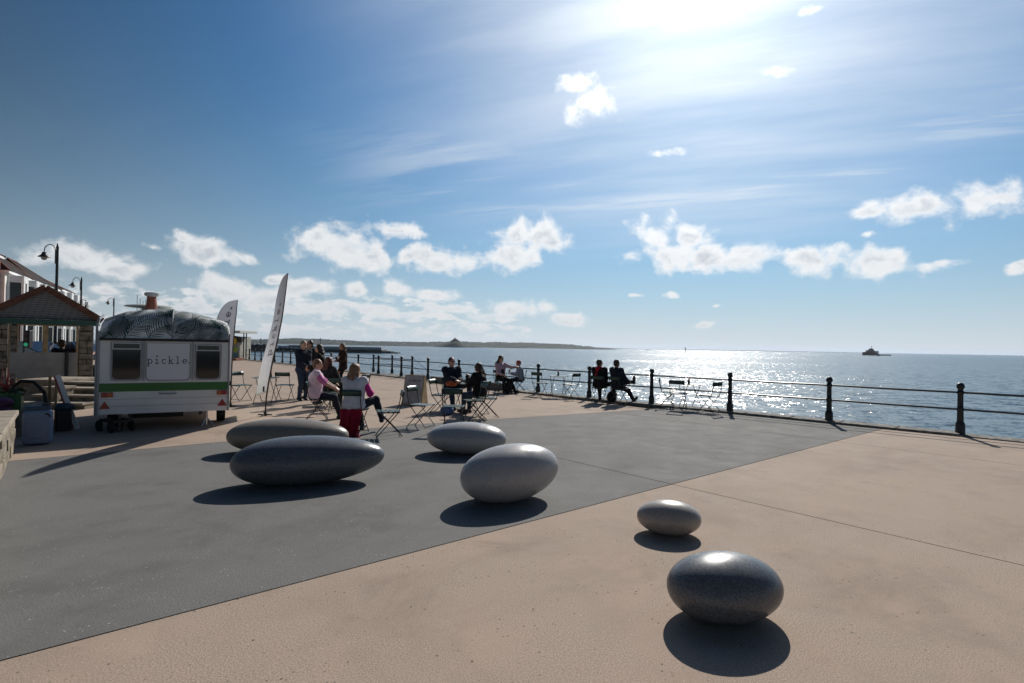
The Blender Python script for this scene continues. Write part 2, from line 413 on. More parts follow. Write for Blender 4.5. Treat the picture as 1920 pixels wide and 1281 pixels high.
mat('house_white', (.74, .71, .66), .8, var=.06, vscale=.6)
mat('house_brick', (.34, .13, .09), .85, var=.2, vscale=2)
mat('asphalt', (.05, .05, .052), .9, var=.2, vscale=1)
mat('car_paint', (.012, .013, .02), .25, spec=.6, coat=.6)
mat('lamp_glass', (.65, .66, .64), .2, trans=.5)
mat('ship_hull', (.09, .035, .04), .6, var=.2, vscale=.2)
mat('ship_white', (.35, .36, .40), .6)

# ------------------------------------------------------------------ promenade, sea wall, sea
SEA = -3.6
O2 = Vector((2.047, 6.94)); EU = Vector((.760, .650)); EV = Vector((-.650, .760))
def uv(u, v): q = O2 + EU * u + EV * v; return (q.x, q.y)
def touv(x, y): q = Vector((x, y)) - O2; return q.dot(EU), q.dot(EV)
# seaward edge of the promenade, from beyond the right edge of the view to the far left
EDGE = [(30.0, -8.6), (9.62, 11.70), (0.98, 20.25), (-4.1, 26.75), (-9.1, 32.9), (-16.8, 42.9), (-26.5, 54.2), (-36.0, 64.0), (-60.0, 84.0)]
def edge_norm(i):
    a, b = Vector(EDGE[i]), Vector(EDGE[i + 1]); d = (b - a).normalized(); return Vector((-d.y, d.x))  # points inland (left of travel)
def inset(dist):
    out = []
    for i, p in enumerate(EDGE):
        n = edge_norm(min(i, len(EDGE) - 2))
        if 0 < i < len(EDGE) - 1: n = (edge_norm(i - 1) + n).normalized()
        out.append((p[0] + n.x * dist, p[1] + n.y * dist))
    return out
def clip(poly, p, n):
    """keep the side of the line through p that n points to"""
    out = []
    for i in range(len(poly)):
        a, b = Vector(poly[i]), Vector(poly[(i + 1) % len(poly)]); da, db = (a - p).dot(n), (b - p).dot(n)
        if da >= 0: out.append((a.x, a.y))
        if (da >= 0) != (db >= 0): q = a + (b - a) * (da / (da - db)); out.append((q.x, q.y))
    return out
def area(P): return abs(sum(P[i][0] * P[(i + 1) % len(P)][1] - P[(i + 1) % len(P)][0] * P[i][1] for i in range(len(P)))) / 2
prom = empty('promenade'); prom['kind'] = 'structure'
inn = inset(.25)
base_poly = [inn[0]] + inn[1:] + [(-140, 84.0), (-140, -40), (30, -40)]
MB().prism(base_poly, SEA - 3, -.06).build('bedding', MATS['joint'], prom)
INLAND = inset(.52)
def shrink(P, d):
    """pull every edge of a convex polygon in by d"""
    c = sum((Vector(p) for p in P), Vector((0, 0))) / len(P); Q = P
    for i in range(len(P)):
        a, b = Vector(P[i]), Vector(P[(i + 1) % len(P)])
        if (b - a).length < 1e-4: continue
        n = Vector((-(b - a).y, (b - a).x)).normalized()
        if (c - a).dot(n) < 0: n = -n
        Q = clip(Q, a + n * d, n)
        if len(Q) < 3: return []
    return Q
UJ = [-27.25, -21.8, -16.35, -10.9, -5.45, 0.0, 5.45, 10.9, 16.35, 21.8]
def vfar(u): return 6.35 if u < -.2 else 6.35 - .145 * (u + .2)
def slab(P, m):
    for i in range(len(EDGE) - 1):
        a, b = Vector(INLAND[i]), Vector(INLAND[i + 1]); lo, hi = min(a.y, b.y), max(a.y, b.y)
        cy = sum(p[1] for p in P) / len(P)
        if lo - 5.0 <= cy <= hi + 3.0: P = clip(P, a, edge_norm(i))
        if len(P) < 3: return
    P = shrink(P, .008)
    if len(P) < 3 or area(P) < .02: return
    MB().prism(P, -.12, 0.0).build('slab', MATS[m], prom)
for u0, u1 in zip([-27.25] + UJ[5:-1], UJ[5:]):
    slab([uv(u0, -16.4), uv(u1, -16.4), uv(u1, -10.9), uv(u0, -10.9)], 'tan_paving')
    slab([uv(u0, -10.9), uv(u1, -10.9), uv(u1, 0), uv(u0, 0)], 'tan_paving')
    slab([uv(u0, 0), uv(u1, 0), uv(u1, vfar(u1)), uv(u0, vfar(u0))], 'grey_paving')
for u0, u1 in zip([-27.25, -16.35] + UJ[5:-1], [-16.35] + UJ[5:]):
    rows = [None, 11.8, 17.3, 22.8, 28.3, 33.8, 39.3, 44.8, 50.3, 61.2]
    for j in range(len(rows) - 1):
        a0 = vfar(u0) if j == 0 else rows[j]; a1 = vfar(u1) if j == 0 else rows[j]
        slab([uv(u0, a0), uv(u1, a1), uv(u1, rows[j + 1]), uv(u0, rows[j + 1])], 'tan_paving')
# road along the back of the front
rd = MB(); rd.prism([(-26, 22), (-75, 96), (-140, 96), (-140, 0), (-40, 0)], -.3, .06); rd.build('road', MATS['asphalt'], None, kind='structure')

# sea: one sheet to the horizon
P = []
xs = [-16000, -8000, -3000, -1000, -300, -100, 0, 100, 300, 1000, 3000, 8000, 16000]
ys = [-300, -100, 0, 60, 200, 600, 2000, 6000, 12000, 20000, 30000]
MB().grid([[(x, y, SEA) for x in xs] for y in ys]).build('sea', MATS['sea_water'], None, kind='structure')
tag(thing('sea_wall', '', ''), 'long stone sea wall with rough granite coping along the promenade edge', 'wall')
wall = bpy.data.objects['sea_wall']
wf = MB(); out0 = inset(0.0); in0 = inset(.4)
for i in range(len(EDGE) - 1):
    wf.prism([out0[i], out0[i + 1], in0[i + 1], in0[i]], SEA - 2, -.06)
wf.build('wall_face', MATS['granite'], wall)
rnd = random.Random(3)
for i in range(0, len(EDGE) - 2):
    a, b = Vector(EDGE[i]), Vector(EDGE[i + 1]); L = (b - a).length; n = edge_norm(i); d = (b - a) / L
    step = 1.05 if i < 4 else 3.0; k = int(L / step); step = L / k
    for j in range(k):
        s0, s1 = j * step + .008, (j + 1) * step - .008
        wob = [rnd.uniform(-.012, .012) for _ in range(4)]; h = .022 + rnd.uniform(-.006, .010)
        if i >= 1: h += .03
        q = [a + d * s0 - n * (.03 + wob[0]), a + d * s1 - n * (.03 + wob[1]), a + d * s1 + n * (.50 + wob[2]), a + d * s0 + n * (.50 + wob[3])]
        MB().prism([(p.x, p.y) for p in q], -.25, h).build('coping_stone', MATS['granite'], wall, bevel=.015)
# raised kerb of the steps recess
def on_edge(px, off=.30):
    """where the sight line of a photograph column meets the line of the railing"""
    r = ray(px, 720); r2 = Vector((r.x, r.y)); pts = inset(off)
    for i in range(len(pts) - 1):
        a, b = Vector(pts[i]), Vector(pts[i + 1]); e = b - a; den = r2.x * e.y - r2.y * e.x
        if abs(den) < 1e-9: continue
        t = (a.x * e.y - a.y * e.x) / den; s = (a.x * r2.y - a.y * r2.x) / den
        if -.0001 <= s <= 1.0001 and t > 0: q = a + e * s; return Vector((q.x, q.y, 0)), i
ka, _ = on_edge(806, .62); kb, _ = on_edge(934, .62)
kerb = MB(); dirk = (kb - ka).normalized(); nk = Vector((-dirk.y, dirk.x, 0))
kerb.add([ka - nk * .0 + Vector((0, 0, -.05)), kb + Vector((0, 0, -.05)), kb + nk * .28 + Vector((0, 0, -.05)), ka + nk * .28 + Vector((0, 0, -.05)),
          ka + Vector((0, 0, .27)), kb + Vector((0, 0, .27)), kb + nk * .28 + Vector((0, 0, .27)), ka + nk * .28 + Vector((0, 0, .27))],
         [(0, 1, 2, 3), (4, 5, 6, 7), (0, 1, 5, 4), (1, 2, 6, 5), (2, 3, 7, 6), (3, 0, 4, 7)])
tag(kerb.build('kerb_upstand', MATS['granite'], None, bevel=.02), 'low dark stone upstand at the foot of the railing by the seaward steps', 'kerb')

# ------------------------------------------------------------------ railing
PROF = [(.088, 0), (.088, .02), (.085, .20), (.078, .225), (.064, .245), (.060, .27), (.056, .47), (.064, .485), (.066, .51), (.064, .535), (.054, .55),
        (.050, .82), (.060, .835), (.064, .865), (.060, .895), (.046, .91), (.044, .925), (.060, .945), (.072, .975), (.073, 1.0), (.064, 1.035), (.040, 1.062), (.004, 1.072)]
post_me = MB().lathe(PROF, 14).mesh('post')
def add_post(par, p, s=1.0):
    o = obj('post', post_me, MATS['iron'], par, True); o.location = p; o.scale = (s, s, s); o.rotation_euler = (0, 0, rnd.uniform(0, 3)); return o
rail = thing('promenade_railing', 'long black iron railing with ball-topped posts along the sea edge', 'railing')
cols = [2230, 1801, 1555, 1369, 1222, 1105, 1009, 931, 860, 802, 752, 709, 671, 620, 583, 560, 544, 528.6, 514, 500.5, 488.7, 477, 466.5, 456.5, 447, 438, 430, 422]
posts = [on_edge(c, .20)[0] for c in cols]
for p in posts: p.z = .03; add_post(rail, p)
for z in (.865, .51):
    for i in range(len(posts) - 1):
        a, b = posts[i] + Vector((0, 0, z)), posts[i + 1] + Vector((0, 0, z))
        mid = (a + b) / 2 - Vector((0, 0, .006))
        MB().tube([a, mid, b], .0225, 8).build('rail', MATS['rail_paint'], rail, True)
# second short run round the head of the steps to the beach
rail2 = thing('steps_railing', 'short black railing run with sloping steel handrails at the seaward steps', 'railing')
p2 = [AT(700, 699, 33.2), AT(735, 700, 31.6), AT(772.6, 701.5, 30.0)]
for p in p2: p.z = .03; add_post(rail2, p)
for z in (.865, .51):
    for a, b in zip(p2, p2[1:]): MB().tube([a + Vector((0, 0, z)), b + Vector((0, 0, z))], .0225, 8).build('rail', MATS['rail_paint'], rail2, True)
dn = AT(808, 722, 27.5); dn.z = -.62
for z in (.95, .55): MB().tube([p2[2] + Vector((.05, 0, z)), Vector((dn.x, dn.y, dn.z + z))], .024, 8).build('handrail', MATS['steel'], rail2, True)
st = MB()
land = [p2[0], p2[2]]
lp = [(p2[0].x - .2, p2[0].y + .5), (p2[2].x + .5, p2[2].y + .6), (p2[2].x - .1, p2[2].y - 2.4), (p2[0].x - .3, p2[0].y - 2.2)]
st.prism(lp, SEA - 1, -.02)
for k in range(8):
    f0, f1 = k / 8, (k + 1) / 8
    a, b = p2[2].lerp(dn, f0 * 1.6), p2[2].lerp(dn, f1 * 1.6)
    nn = Vector((.78, .62, 0)) * 1.1
    st.prism([(a.x, a.y), (b.x, b.y), (b.x + nn.x, b.y + nn.y), (a.x + nn.x, a.y + nn.y)], SEA - 1, -.05 - .17 * (k + 1))
tag(st.build('beach_steps', MATS['granite']), 'granite landing and steps going down to the water beyond the railing', 'steps')

# ------------------------------------------------------------------ far shore, island, harbour, ships
def shore(name, px_profile, Y, depth, seed, bump, mat_, n=220):
    """land strip: crest heights follow the skyline points, surveyed at distance Y"""
    rn = random.Random(seed); xs = [p[0] for p in px_profile]
    from mathutils import noise as mn
    rowsP = []
    fr = [0, .06, .2, .45, .75, 1.0, 1.6]
    for f in fr:
        row = []
        for i in range(n):
            px = xs[0] + (xs[-1] - xs[0]) * i / (n - 1)
            py = np.interp(px, xs, [p[1] for p in px_profile])
            top = AT(px, py, Y); h = max(AT(px, py, Y + depth).z - SEA, .5)
            hh = h * (math.sin(min(f, 1) * math.pi / 2) ** .8 if f <= 1 else .6)
            w = Vector((top.x * .004 + seed, f * 4, 0))
            z = SEA - .5 + hh + (bump * (mn.noise(w * 3.0) * .6 + mn.noise(w * 11) * .5 + mn.noise(w * 37) * .5) * min(1, f * 2) * min(1, h / 15))
            k = 1 + f * depth / Y
            row.append((top.x * k, Y * k, z))
        rowsP.append(row)
    return MB().grid(rowsP).build(name, mat_, None, True, kind='structure')
hm = bpy.data.materials.new('hillside'); hm.use_nodes = True
def _hill():
    nt = hm.node_tree; N = NB(nt); b = nt.nodes['Principled BSDF']; geo = N.n('ShaderNodeNewGeometry').outputs['Position']
    cells = N.n('ShaderNodeTexVoronoi'); N.put(cells.inputs['Vector'], N.v('MULTIPLY', geo, (.018, .008, .02))); cells.inputs['Scale'].default_value = 1.0
    fld = N.mix(N.sep(cells.outputs['Color'])[0], (.026, .038, .028), (.058, .068, .050))
    wood = N.ss(N.noise(geo, .012, 5, .62), .45, .58)
    N.put(b.inputs['Base Color'], N.mix(wood, fld, (.010, .016, .014))); b.inputs['Roughness'].default_value = .95; b.inputs['Specular IOR Level'].default_value = .1
_hill()
shore('far_headland', [(250, 640), (440, 637), (470, 637), (550, 634.5), (600, 636), (640, 638), (720, 640.5), (800, 641.5), (860, 640.5), (930, 642), (1000, 643), (1060, 645.5), (1110, 650), (1150, 654.5), (1168, 656)], 2000, 1000, 2, 7, hm, 420)
shore('distant_coast', [(1120, 651.5), (1200, 654.5), (1400, 657), (1500, 659), (1560, 660), (1640, 661.5)], 6500, 1500, 5, 3, hm, 60)
# tidal island with a castle on its top
isl = thing('castle_island', 'small steep tidal island with a castle on its summit, out in the bay', 'island')
YI = 1700
prof = [(795, 652), (815, 651), (826, 647), (836, 643.5), (845, 640.5), (850, 639.2), (857, 639.2), (862, 641), (868, 645.5), (876, 648.5), (890, 651), (905, 652.3)]
from mathutils import noise as mnoise
rows = []
for a in range(0, 13):
    t = -1 + 2 * a / 12; k = math.cos(t * math.pi / 2) ** .7; row = []
    for i in range(70):
        px = 795 + 110 * i / 69; tp = AT(px, np.interp(px, [p[0] for p in prof], [p[1] for p in prof]), YI)
        row.append((tp.x, YI + t * 60, SEA - 1 + (tp.z - SEA) * k + mnoise.noise(Vector((px * .5, t * 6, 1))) * 2.2 * k * min(1, (tp.z - SEA) / 6)))
    rows.append(row)
MB().grid(rows).build('rock', hm, isl, True)
cs = MB()
def cb(x0, x1, y0, y1, dd=8):
    a, b = AT(x0, y1, YI), AT(x1, y0, YI); cs.box(((a.x + b.x) / 2, YI, (a.z + b.z) / 2), (abs(b.x - a.x), dd, abs(b.z - a.z)))
cb(847.5, 859.5, 637.2, 641); cb(850, 857, 635.8, 638); cb(852, 854.4, 633.6, 637); cb(844, 848, 639, 642); cb(859, 863, 639.4, 642.5)
cs.build('castle', mat('castle_stone', (.16, .15, .14), .9), isl)
# houses of the town across the bay: too many and too small to count
tw = MB(); rt = random.Random(11)
for k in range(230):
    px = rt.choice([rt.uniform(455, 720), rt.uniform(520, 660), rt.uniform(720, 1010)]); f = rt.random() ** 1.6
    py = 652.6 + (px - 800) * .017 - f * 8
    q = AT(px, py, 1960 + 300 * f); w_ = rt.uniform(4, 11); h_ = rt.uniform(2, 3.6)
    tw.box((q.x, q.y, q.z), (w_, 5, h_))
tw.build('far_town', mat('town_white', (.75, .73, .70), .8, var=.3, vscale=.01), None, kind='stuff')
bpy.data.objects['far_town']['label'] = 'scattered pale houses of the town across the bay'

YP = 330
def pbox(m, x0, x1, ytop, ybot, Y=YP, dd=9):
    a, b = AT(x0, ybot, Y), AT(x1, ytop, Y); zb = a.z
    m.box(((a.x + b.x) / 2, Y + dd / 2, (zb + b.z) / 2), (abs(b.x - a.x), dd, abs(b.z - zb)))
pier = thing('harbour_pier', 'long dark harbour pier with low grey sheds reaching into the bay', 'pier')
m = MB(); pbox(m, 420, 716, 656.5, 663.5, dd=14); pbox(m, 714, 733, 658.8, 663.8, dd=10); pbox(m, 731, 746, 660.8, 663.9, dd=7); m.build('quay_wall', MATS['quay'], pier)
m = MB(); pbox(m, 520, 600, 649.2, 656.4, dd=8); m.build('shed', mat('shed_pale', (.78, .79, .80), .7), pier)
m = MB(); pbox(m, 600, 715, 651.4, 656.6, dd=5); m.build('parapet_wall', mat('parapet', (.42, .44, .46), .85), pier)
m = MB(); pbox(m, 541, 575, 647.8, 650, dd=9); m.build('shed_roof', mat('shed_roof', (.22, .2, .19), .8), pier)
for k in range(9):
    m = MB(); pbox(m, 524 + k * 8.3, 528 + k * 8.3, 651.5, 653.5, Y=YP - .2, dd=.3); m.build('window', MATS['glass_dark'], pier)
for px, h in ((600.5, 634), (489, 634), (505, 634.5)):
    a, b = AT(px, 657, YP + 4), AT(px + .4, h, YP + 4); MB().tube([a, b], .22, 6).build('mast', MATS['iron'], pier)
m = MB(); pbox(m, 651, 655, 653.2, 656.8, Y=YP - 1, dd=1); m.build('hut', MATS['quay'], pier)
shp = thing('moored_freighter', 'long black ship hull moored against the inner harbour quay', 'ship')
m = MB(); pbox(m, 455, 503, 647.2, 663.8, Y=318, dd=9); pbox(m, 459, 468, 644.4, 648, Y=320, dd=6); pbox(m, 478, 486, 645.6, 648, Y=320, dd=6); pbox(m, 493, 497, 645.0, 648, Y=320, dd=6); m.build('hull', mat('dark_hull', (.022, .018, .020), .6, var=.3, vscale=.3), shp)
for px, h in ((463, 640), (474, 642), (482, 641.5), (495, 640.5)): MB().tube([AT(px, 648, 322), AT(px, h, 322)], .14, 6).build('derrick', MATS['iron'], shp)
for k, px in enumerate((257.5, 263, 268.5, 273, 278, 283.5)):
    rk = ('tallest', 'second tallest', 'fourth tallest', 'third tallest', 'second lowest', 'lowest')[k]
    bo = thing('sailing_boat', 'moored sailing boat with the ' + rk + ' of the six thin masts behind the caravan', 'boat', group='sailing boats in the inner harbour')
    tip = AT(px, (553, 560, 564, 562, 566, 569)[k], 150); bx, by = tip.x, 150 + k * 4.0
    tip = AT(px, (553, 560, 564, 562, 566, 569)[k], by)
    MB().tube([(tip.x, by, .2), (tip.x, by, tip.z)], [.10, .06], 6).build('mast', MATS['chair_frame'], bo)
    hl = [(-1.1, -3.2), (1.1, -3.2), (1.3, 0), (.9, 2.4), (0, 4.0), (-.9, 2.4), (-1.3, 0)]
    MB().prism([(tip.x + x, by + y) for x, y in hl], SEA - .5, SEA + 1.1).build('hull', MATS['white_paint'], bo)
    MB().box((tip.x, by, SEA + 1.4), (1.5, 2.6, .6)).build('cabin', MATS['white_paint'], bo)

# working ship offshore, seen broadside
YS = 1060; sa, sb = AT(1617, 666.3, YS), AT(1668, 667.0, YS); wz = SEA
U = (sb.x - sa.x) / 51.0
ship = thing('offshore_workboat', 'dark red offshore workboat with a raised bow and wheelhouse on the horizon', 'ship', (sa.x, YS, wz))
def sx(px): return (px - 1617) * U
def hullm(stations, half, names):
    m = MB(); vs = []; n = len(stations)
    for x, zt, hw in stations:
        vs += [(x, -hw * .75, -.6), (x, -hw, zt), (x, hw, zt), (x, hw * .75, -.6)]
    fs = [(0, 1, 2, 3), tuple((n - 1) * 4 + k for k in (3, 2, 1, 0))]
    for i in range(n - 1):
        for k in range(4): fs.append((i * 4 + k, i * 4 + (k + 1) % 4, (i + 1) * 4 + (k + 1) % 4, (i + 1) * 4 + k))
    return m.add(vs, fs)
hullm([(sx(1617), 6.0, .5), (sx(1619), 6.4, 2.2), (sx(1623), 6.8, 4), (sx(1628), 7.0, 5), (sx(1640), 6.2, 5), (sx(1641), 3.0, 5), (sx(1648), 2.2, 5), (sx(1667), 2.0, 4.6), (sx(1668.5), 1.6, 4)], 5, '').build('hull', MATS['ship_hull'], ship)
MB().box((sx(1631.5), 0, 8.2), (12 * U, 8, 2.9)).build('deckhouse', mat('ship_house', (.075, .05, .055), .6), ship)
MB().add([(sx(1629), -3, 9.7), (sx(1637), -3, 9.7), (sx(1637), 3, 9.7), (sx(1629), 3, 9.7), (sx(1631), -2.6, 13.2), (sx(1635.5), -2.6, 13.2), (sx(1635.5), 2.6, 13.2), (sx(1631), 2.6, 13.2)], [(0, 1, 2, 3), (4, 5, 6, 7), (0, 1, 5, 4), (1, 2, 6, 5), (2, 3, 7, 6), (3, 0, 4, 7)]).build('wheelhouse', mat('ship_wheelhouse', (.03, .05, .055), .5), ship)
MB().tube([(sx(1633.5), 0, 13), (sx(1634), 0, 18.5)], [.5, .25], 6).box((sx(1633.8), 0, 16.5), (2.6, .5, .5)).build('mast', MATS['ship_white'], ship)
m = MB()
for px in (1640.5, 1645.2): m.box((sx(px), 0, 5.5), (1.1, 5, 6.5))
m.box((sx(1642.8), 0, 8.4), (6.2 * U, 1.2, .8)); m.build('gantry', MATS['ship_white'], ship)
MB().box((sx(1626), 0, 8.6), (3 * U, 3, 1.6)).build('winch', MATS['ship_hull'], ship)
tb = AT(1647, 668.2, 900)
rb = thing('ship_tender', 'tiny dark open tender floating below the offshore workboat', 'boat', (tb.x, 900, SEA))
hullm([(-2.6, 1.1, .2), (-1.8, 1.0, .9), (0, .8, 1.1), (2.4, .8, 1.0)], 1, '').build('hull', MATS['tank_dark'], rb); MB().box((.6, 0, 1.2), (1.0, .8, 1.0)).build('console', MATS['black'], rb)
mk = AT(1285, 664, 980)
bcn = thing('channel_beacon', 'thin dark channel marker post standing in the sunlit water', 'beacon', (mk.x, 980, SEA))
MB().tube([(0, 0, -1), (0, 0, 6.4)], .55, 8).build('pole', MATS['iron'], bcn); MB().lathe([(.2, 6.2), (1.0, 6.6), (1.0, 8.6), (.2, 9.0)], 8).build('topmark', MATS['iron'], bcn)
for px, yy, dd, lb in ((1080, 656.6, 2000, 'tiny fishing boat off the tip of the far headland'), (1215, 657.5, 2200, 'tiny fishing boat on the sunlit horizon near the channel marker')):
    q = AT(px, yy, dd); bt = thing('fishing_boat', lb, 'boat', (q.x, dd, SEA))
    hullm([(-5, 2.2, .3), (-3, 2.0, 1.3), (0, 1.5, 1.6), (5, 1.5, 1.4)], 1, '').build('hull', MATS['tank_dark'], bt); MB().box((-1, 0, 2.6), (2.4, 1.8, 2.2)).build('cabin', MATS['ship_white'], bt)

# ------------------------------------------------------------------ buildings along the road
def wall_open(m, w, h, ops, t, z0=0.0, y0=0.0):
    """wall in the local x-z plane with rectangular openings (x0, x1, z0, z1)"""
    xs = sorted({0, w, *[o[0] for o in ops], *[o[1] for o in ops]}); zs = sorted({z0, h, *[o[2] for o in ops], *[o[3] for o in ops]})
    for i in range(len(xs) - 1):
        run = None
        for j in range(len(zs) - 1):
            cx, cz = (xs[i] + xs[i + 1]) / 2, (zs[j] + zs[j + 1]) / 2
            hole = any(o[0] < cx < o[1] and o[2] < cz < o[3] for o in ops)
            if not hole: run = (run[0], zs[j + 1]) if run else (zs[j], zs[j + 1])
            if (hole or j == len(zs) - 2) and run:
                m.box((cx, y0 + t / 2, (run[0] + run[1]) / 2), (xs[i + 1] - xs[i], t, run[1] - run[0])); run = None
    return m
def window(par, x0, x1, z0, z1, y, fm, nx=2, nz=2, fw=.08, gm=None):
    f = MB(); yy = y + .06
    for x in (x0 + fw / 2, x1 - fw / 2): f.box((x, yy, (z0 + z1) / 2), (fw, .07, z1 - z0))
    for z in (z0 + fw / 2, z1 - fw / 2): f.box(((x0 + x1) / 2, yy + .003, z), (x1 - x0 - 2 * fw, .07, fw))
    for k in range(1, nx): f.box((x0 + (x1 - x0) * k / nx, yy + .004, (z0 + z1) / 2), (fw * .6, .05, z1 - z0 - 2 * fw))
    for k in range(1, nz): f.box(((x0 + x1) / 2, yy + .006, z0 + (z1 - z0) * k / nz), (x1 - x0 - 2 * fw, .05, fw * .6))
    o = f.build('window', fm, par)
    MB().box(((x0 + x1) / 2, yy + .05, (z0 + z1) / 2), (x1 - x0, .02, z1 - z0)).build('pane', gm or MATS['glass_dark'], o)
    MB().box(((x0 + x1) / 2, y - .04, z0 - .05), (x1 - x0 + .16, .16, .09)).build('sill', fm, o)
TD = Vector((-.5, .866, 0)); HA = Vector((-46.6, 50.0, 0)); HRZ = math.atan2(.866, -.5)
def house(label, s0, w, eave, ridge, wm, bays, brick=False, setback=0.0, sign=False, chim=True):
    p = HA + TD * s0 + Vector((-.866, -.5, 0)) * setback
    r = thing('terrace_house', label, 'house', (p.x, p.y, 0), HRZ, 'houses along the front')
    D = 8.5; ops = []; wins = []
    nb = max(2, int(w / 2.6)); step = w / nb
    for k in range(nb):
        xc = step * (k + .5)
        if any(b0 - .2 < xc < b1 + .2 for b0, b1 in bays): continue
        for z0, z1 in ((1.0, 2.9), (5.0, 6.9)):
            q = (xc - .55, xc + .55, z0, z1); ops.append(q)
    m = MB(); wall_open(m, w, eave, ops, .3); m.box((w / 2, D, eave / 2), (w, .3, eave))
    for x in (.15, w - .15): m.box((x, D / 2 + .15, eave / 2), (.3, D - .3, eave))
    m.build('wall', wm, r)
    for q in ops: window(r, *q, .1, MATS['white_paint'])
    for b0, b1 in bays:
        bw = b1 - b0; bm = MB(); dd = 1.1; h = eave - .35
        poly = [(b0, .0), (b0 + .55, -dd), (b1 - .55, -dd), (b1, .0)]
        for za, zb in ((0, .9), (3.0, 4.9), (7.0, h)): bm.prism(poly, za, zb)
        for x, y in ((b0 + .08, -.06), (b0 + .58, -dd + .10), (b1 - .58, -dd + .10), (b1 - .08, -.06), ((b0 + b1) / 2 - .45, -dd + .1), ((b0 + b1) / 2 + .45, -dd + .1)):
            bm.box((x, y, h / 2), (.22, .2, h - .01))
        bay = bm.build('bay', MATS['white_paint'], r)
        gp = [(b0 + .1, .0), (b0 + .62, -dd + .18), (b1 - .62, -dd + .18), (b1 - .1, .0)]
        MB().prism(gp, .88, 3.02).build('pane', MATS['glass_dark'], bay); MB().prism(gp, 4.88, 7.02).build('pane', MATS['glass_dark'], bay)
    e = MB().box((w / 2, -.12, eave - .12), (w + .1, .34, .24)); e.box((w / 2, -.05, 4.0), (w - .02, .14, .18)); e.build('cornice', MATS['white_paint'], r)
    o = .35; hp = 2.6
    rf = MB(); z0 = eave + .003
    A = [(-.02, -o, z0), (w + .02, -o, z0), (w + .02, D + o, z0), (-.02, D + o, z0), (min(3.6, w * .36), D * .30, ridge), (w * .50, D * .30, ridge)]
    rf.add(A, [(0, 1, 5, 4), (1, 2, 5), (2, 3, 4, 5), (3, 0, 4), (0, 3, 2, 1)]); roof = rf.build('roof', MATS['roof_slate_far'], r)
    rt = MB(); rt.tube([(min(3.6, w * .36), D * .30, ridge + .03), (w * .48 + .05, D * .30, ridge + .03)], .11, 6)
    for i, j in ((0, 4), (1, 5)): rt.tube([A[i], A[j]], .09, 6)
    rt.build('ridge_tiles', MATS['ridge_tile'], roof)
    if chim:
        c = MB().box((w - .8, D * .4, eave + .55), (1.0, .8, 1.9)).box((w - .8, D * .4, eave + 1.58), (1.2, 1.0, .16))
        c.build('chimney', MATS['house_brick'], roof)
    if sign: MB().box((4.3, -.20, 4.55), (3.2, .06, .55)).build('sign_board', MATS['ink'], r)
    return r
house('red brick end house with pale parapet beside the white terrace', -9.0, 9.8, 9.2, 10.2, MATS['house_brick'], [(1, 4)], setback=.3, chim=False)
house('white house with dark hipped roof and a dark name board under its upper windows', 1.0, 8.3, 8.0, 10.6, MATS['house_white'], [(.8, 3.4), (5.6, 8.0)], sign=True)
house('wide white double-fronted house with long dark hipped roof in the terrace', 9.5, 14.5, 8.0, 10.4, MATS['house_white'], [(1.0, 3.8), (6.0, 8.6), (11.0, 13.6)])
house('white house with a red chimney beyond the wide double-fronted house', 24.2, 8.6, 8.2, 9.8, MATS['house_white'], [(1.0, 3.4), (5.4, 7.8)])
house('last white house of the terrace with bay windows and low roof', 33.0, 9.0, 7.8, 8.6, MATS['house_white'], [(.8, 3.2), (5.4, 7.8)], chim=False)

# ------------------------------------------------------------------ street lamps
def lamp_proto(loc, label):
    r = thing('street_lamp', label, 'street lamp', loc, 0, 'lamps along the promenade road')
    H_ = 8.0
    MB().lathe([(.16, 0), (.16, .9), (.12, 1.0), (.10, 1.1), (.085, 4.5), (.075, H_ - .35), (.09, H_ - .3), (.06, H_ - .2), (.02, H_)], 10).build('pole', MATS['iron'], r, True)
    arc = [(-.15, 0, H_ - 1.35), (-.15, 0, H_ - .50)] + [(-.15 - .42 + .42 * math.cos(t), 0, H_ - .50 + .42 * math.sin(t)) for t in [math.pi * k / 12 for k in range(13)]] + [(-.99, 0, H_ - .62)]
    arm = MB().tube(arc, .028, 7)
    for z in (H_ - 1.3, H_ - .95, H_ - .6): arm.tube([(-.05, 0, z), (-.15, 0, z)], .02, 6)
    arm.build('arm', MATS['iron'], r, True)
    hd = MB().lathe([(.04, .12), (.12, .08), (.11, .02), (.15, -.02), (.17, -.08), (.33, -.20), (.34, -.23), (.17, -.23)], 14, (-.99, 0, H_ - .68)).build('lantern', MATS['iron'], r, True)
    MB().lathe([(.17, 0), (.17, -.04), (.14, -.14), (.07, -.19), (.01, -.2)], 12, (-.99, 0, H_ - .915)).build('lamp_glass', MATS['lamp_glass'], hd, True)
    return r
for px, py, Y, lb in ((108, 456, 35.5, 'tall black swan-neck street lamp rising behind the slate-gabled shelter'), (153, 519, 54, 'black swan-neck street lamp between the shelter gable and the caravan'), (214, 557.5, 79, 'small far swan-neck street lamp above the caravan roof')):
    q = AT(px, py, Y); o = lamp_proto((q.x, Y, 0), lb) if px == 108 else clone(L0, (q.x, Y, 0), 0, lb)
    if px == 108: L0 = o
    s_ = q.z / 8.0; o.scale = (s_, s_, s_); o.rotation_euler = (0, 0, rad(-8))

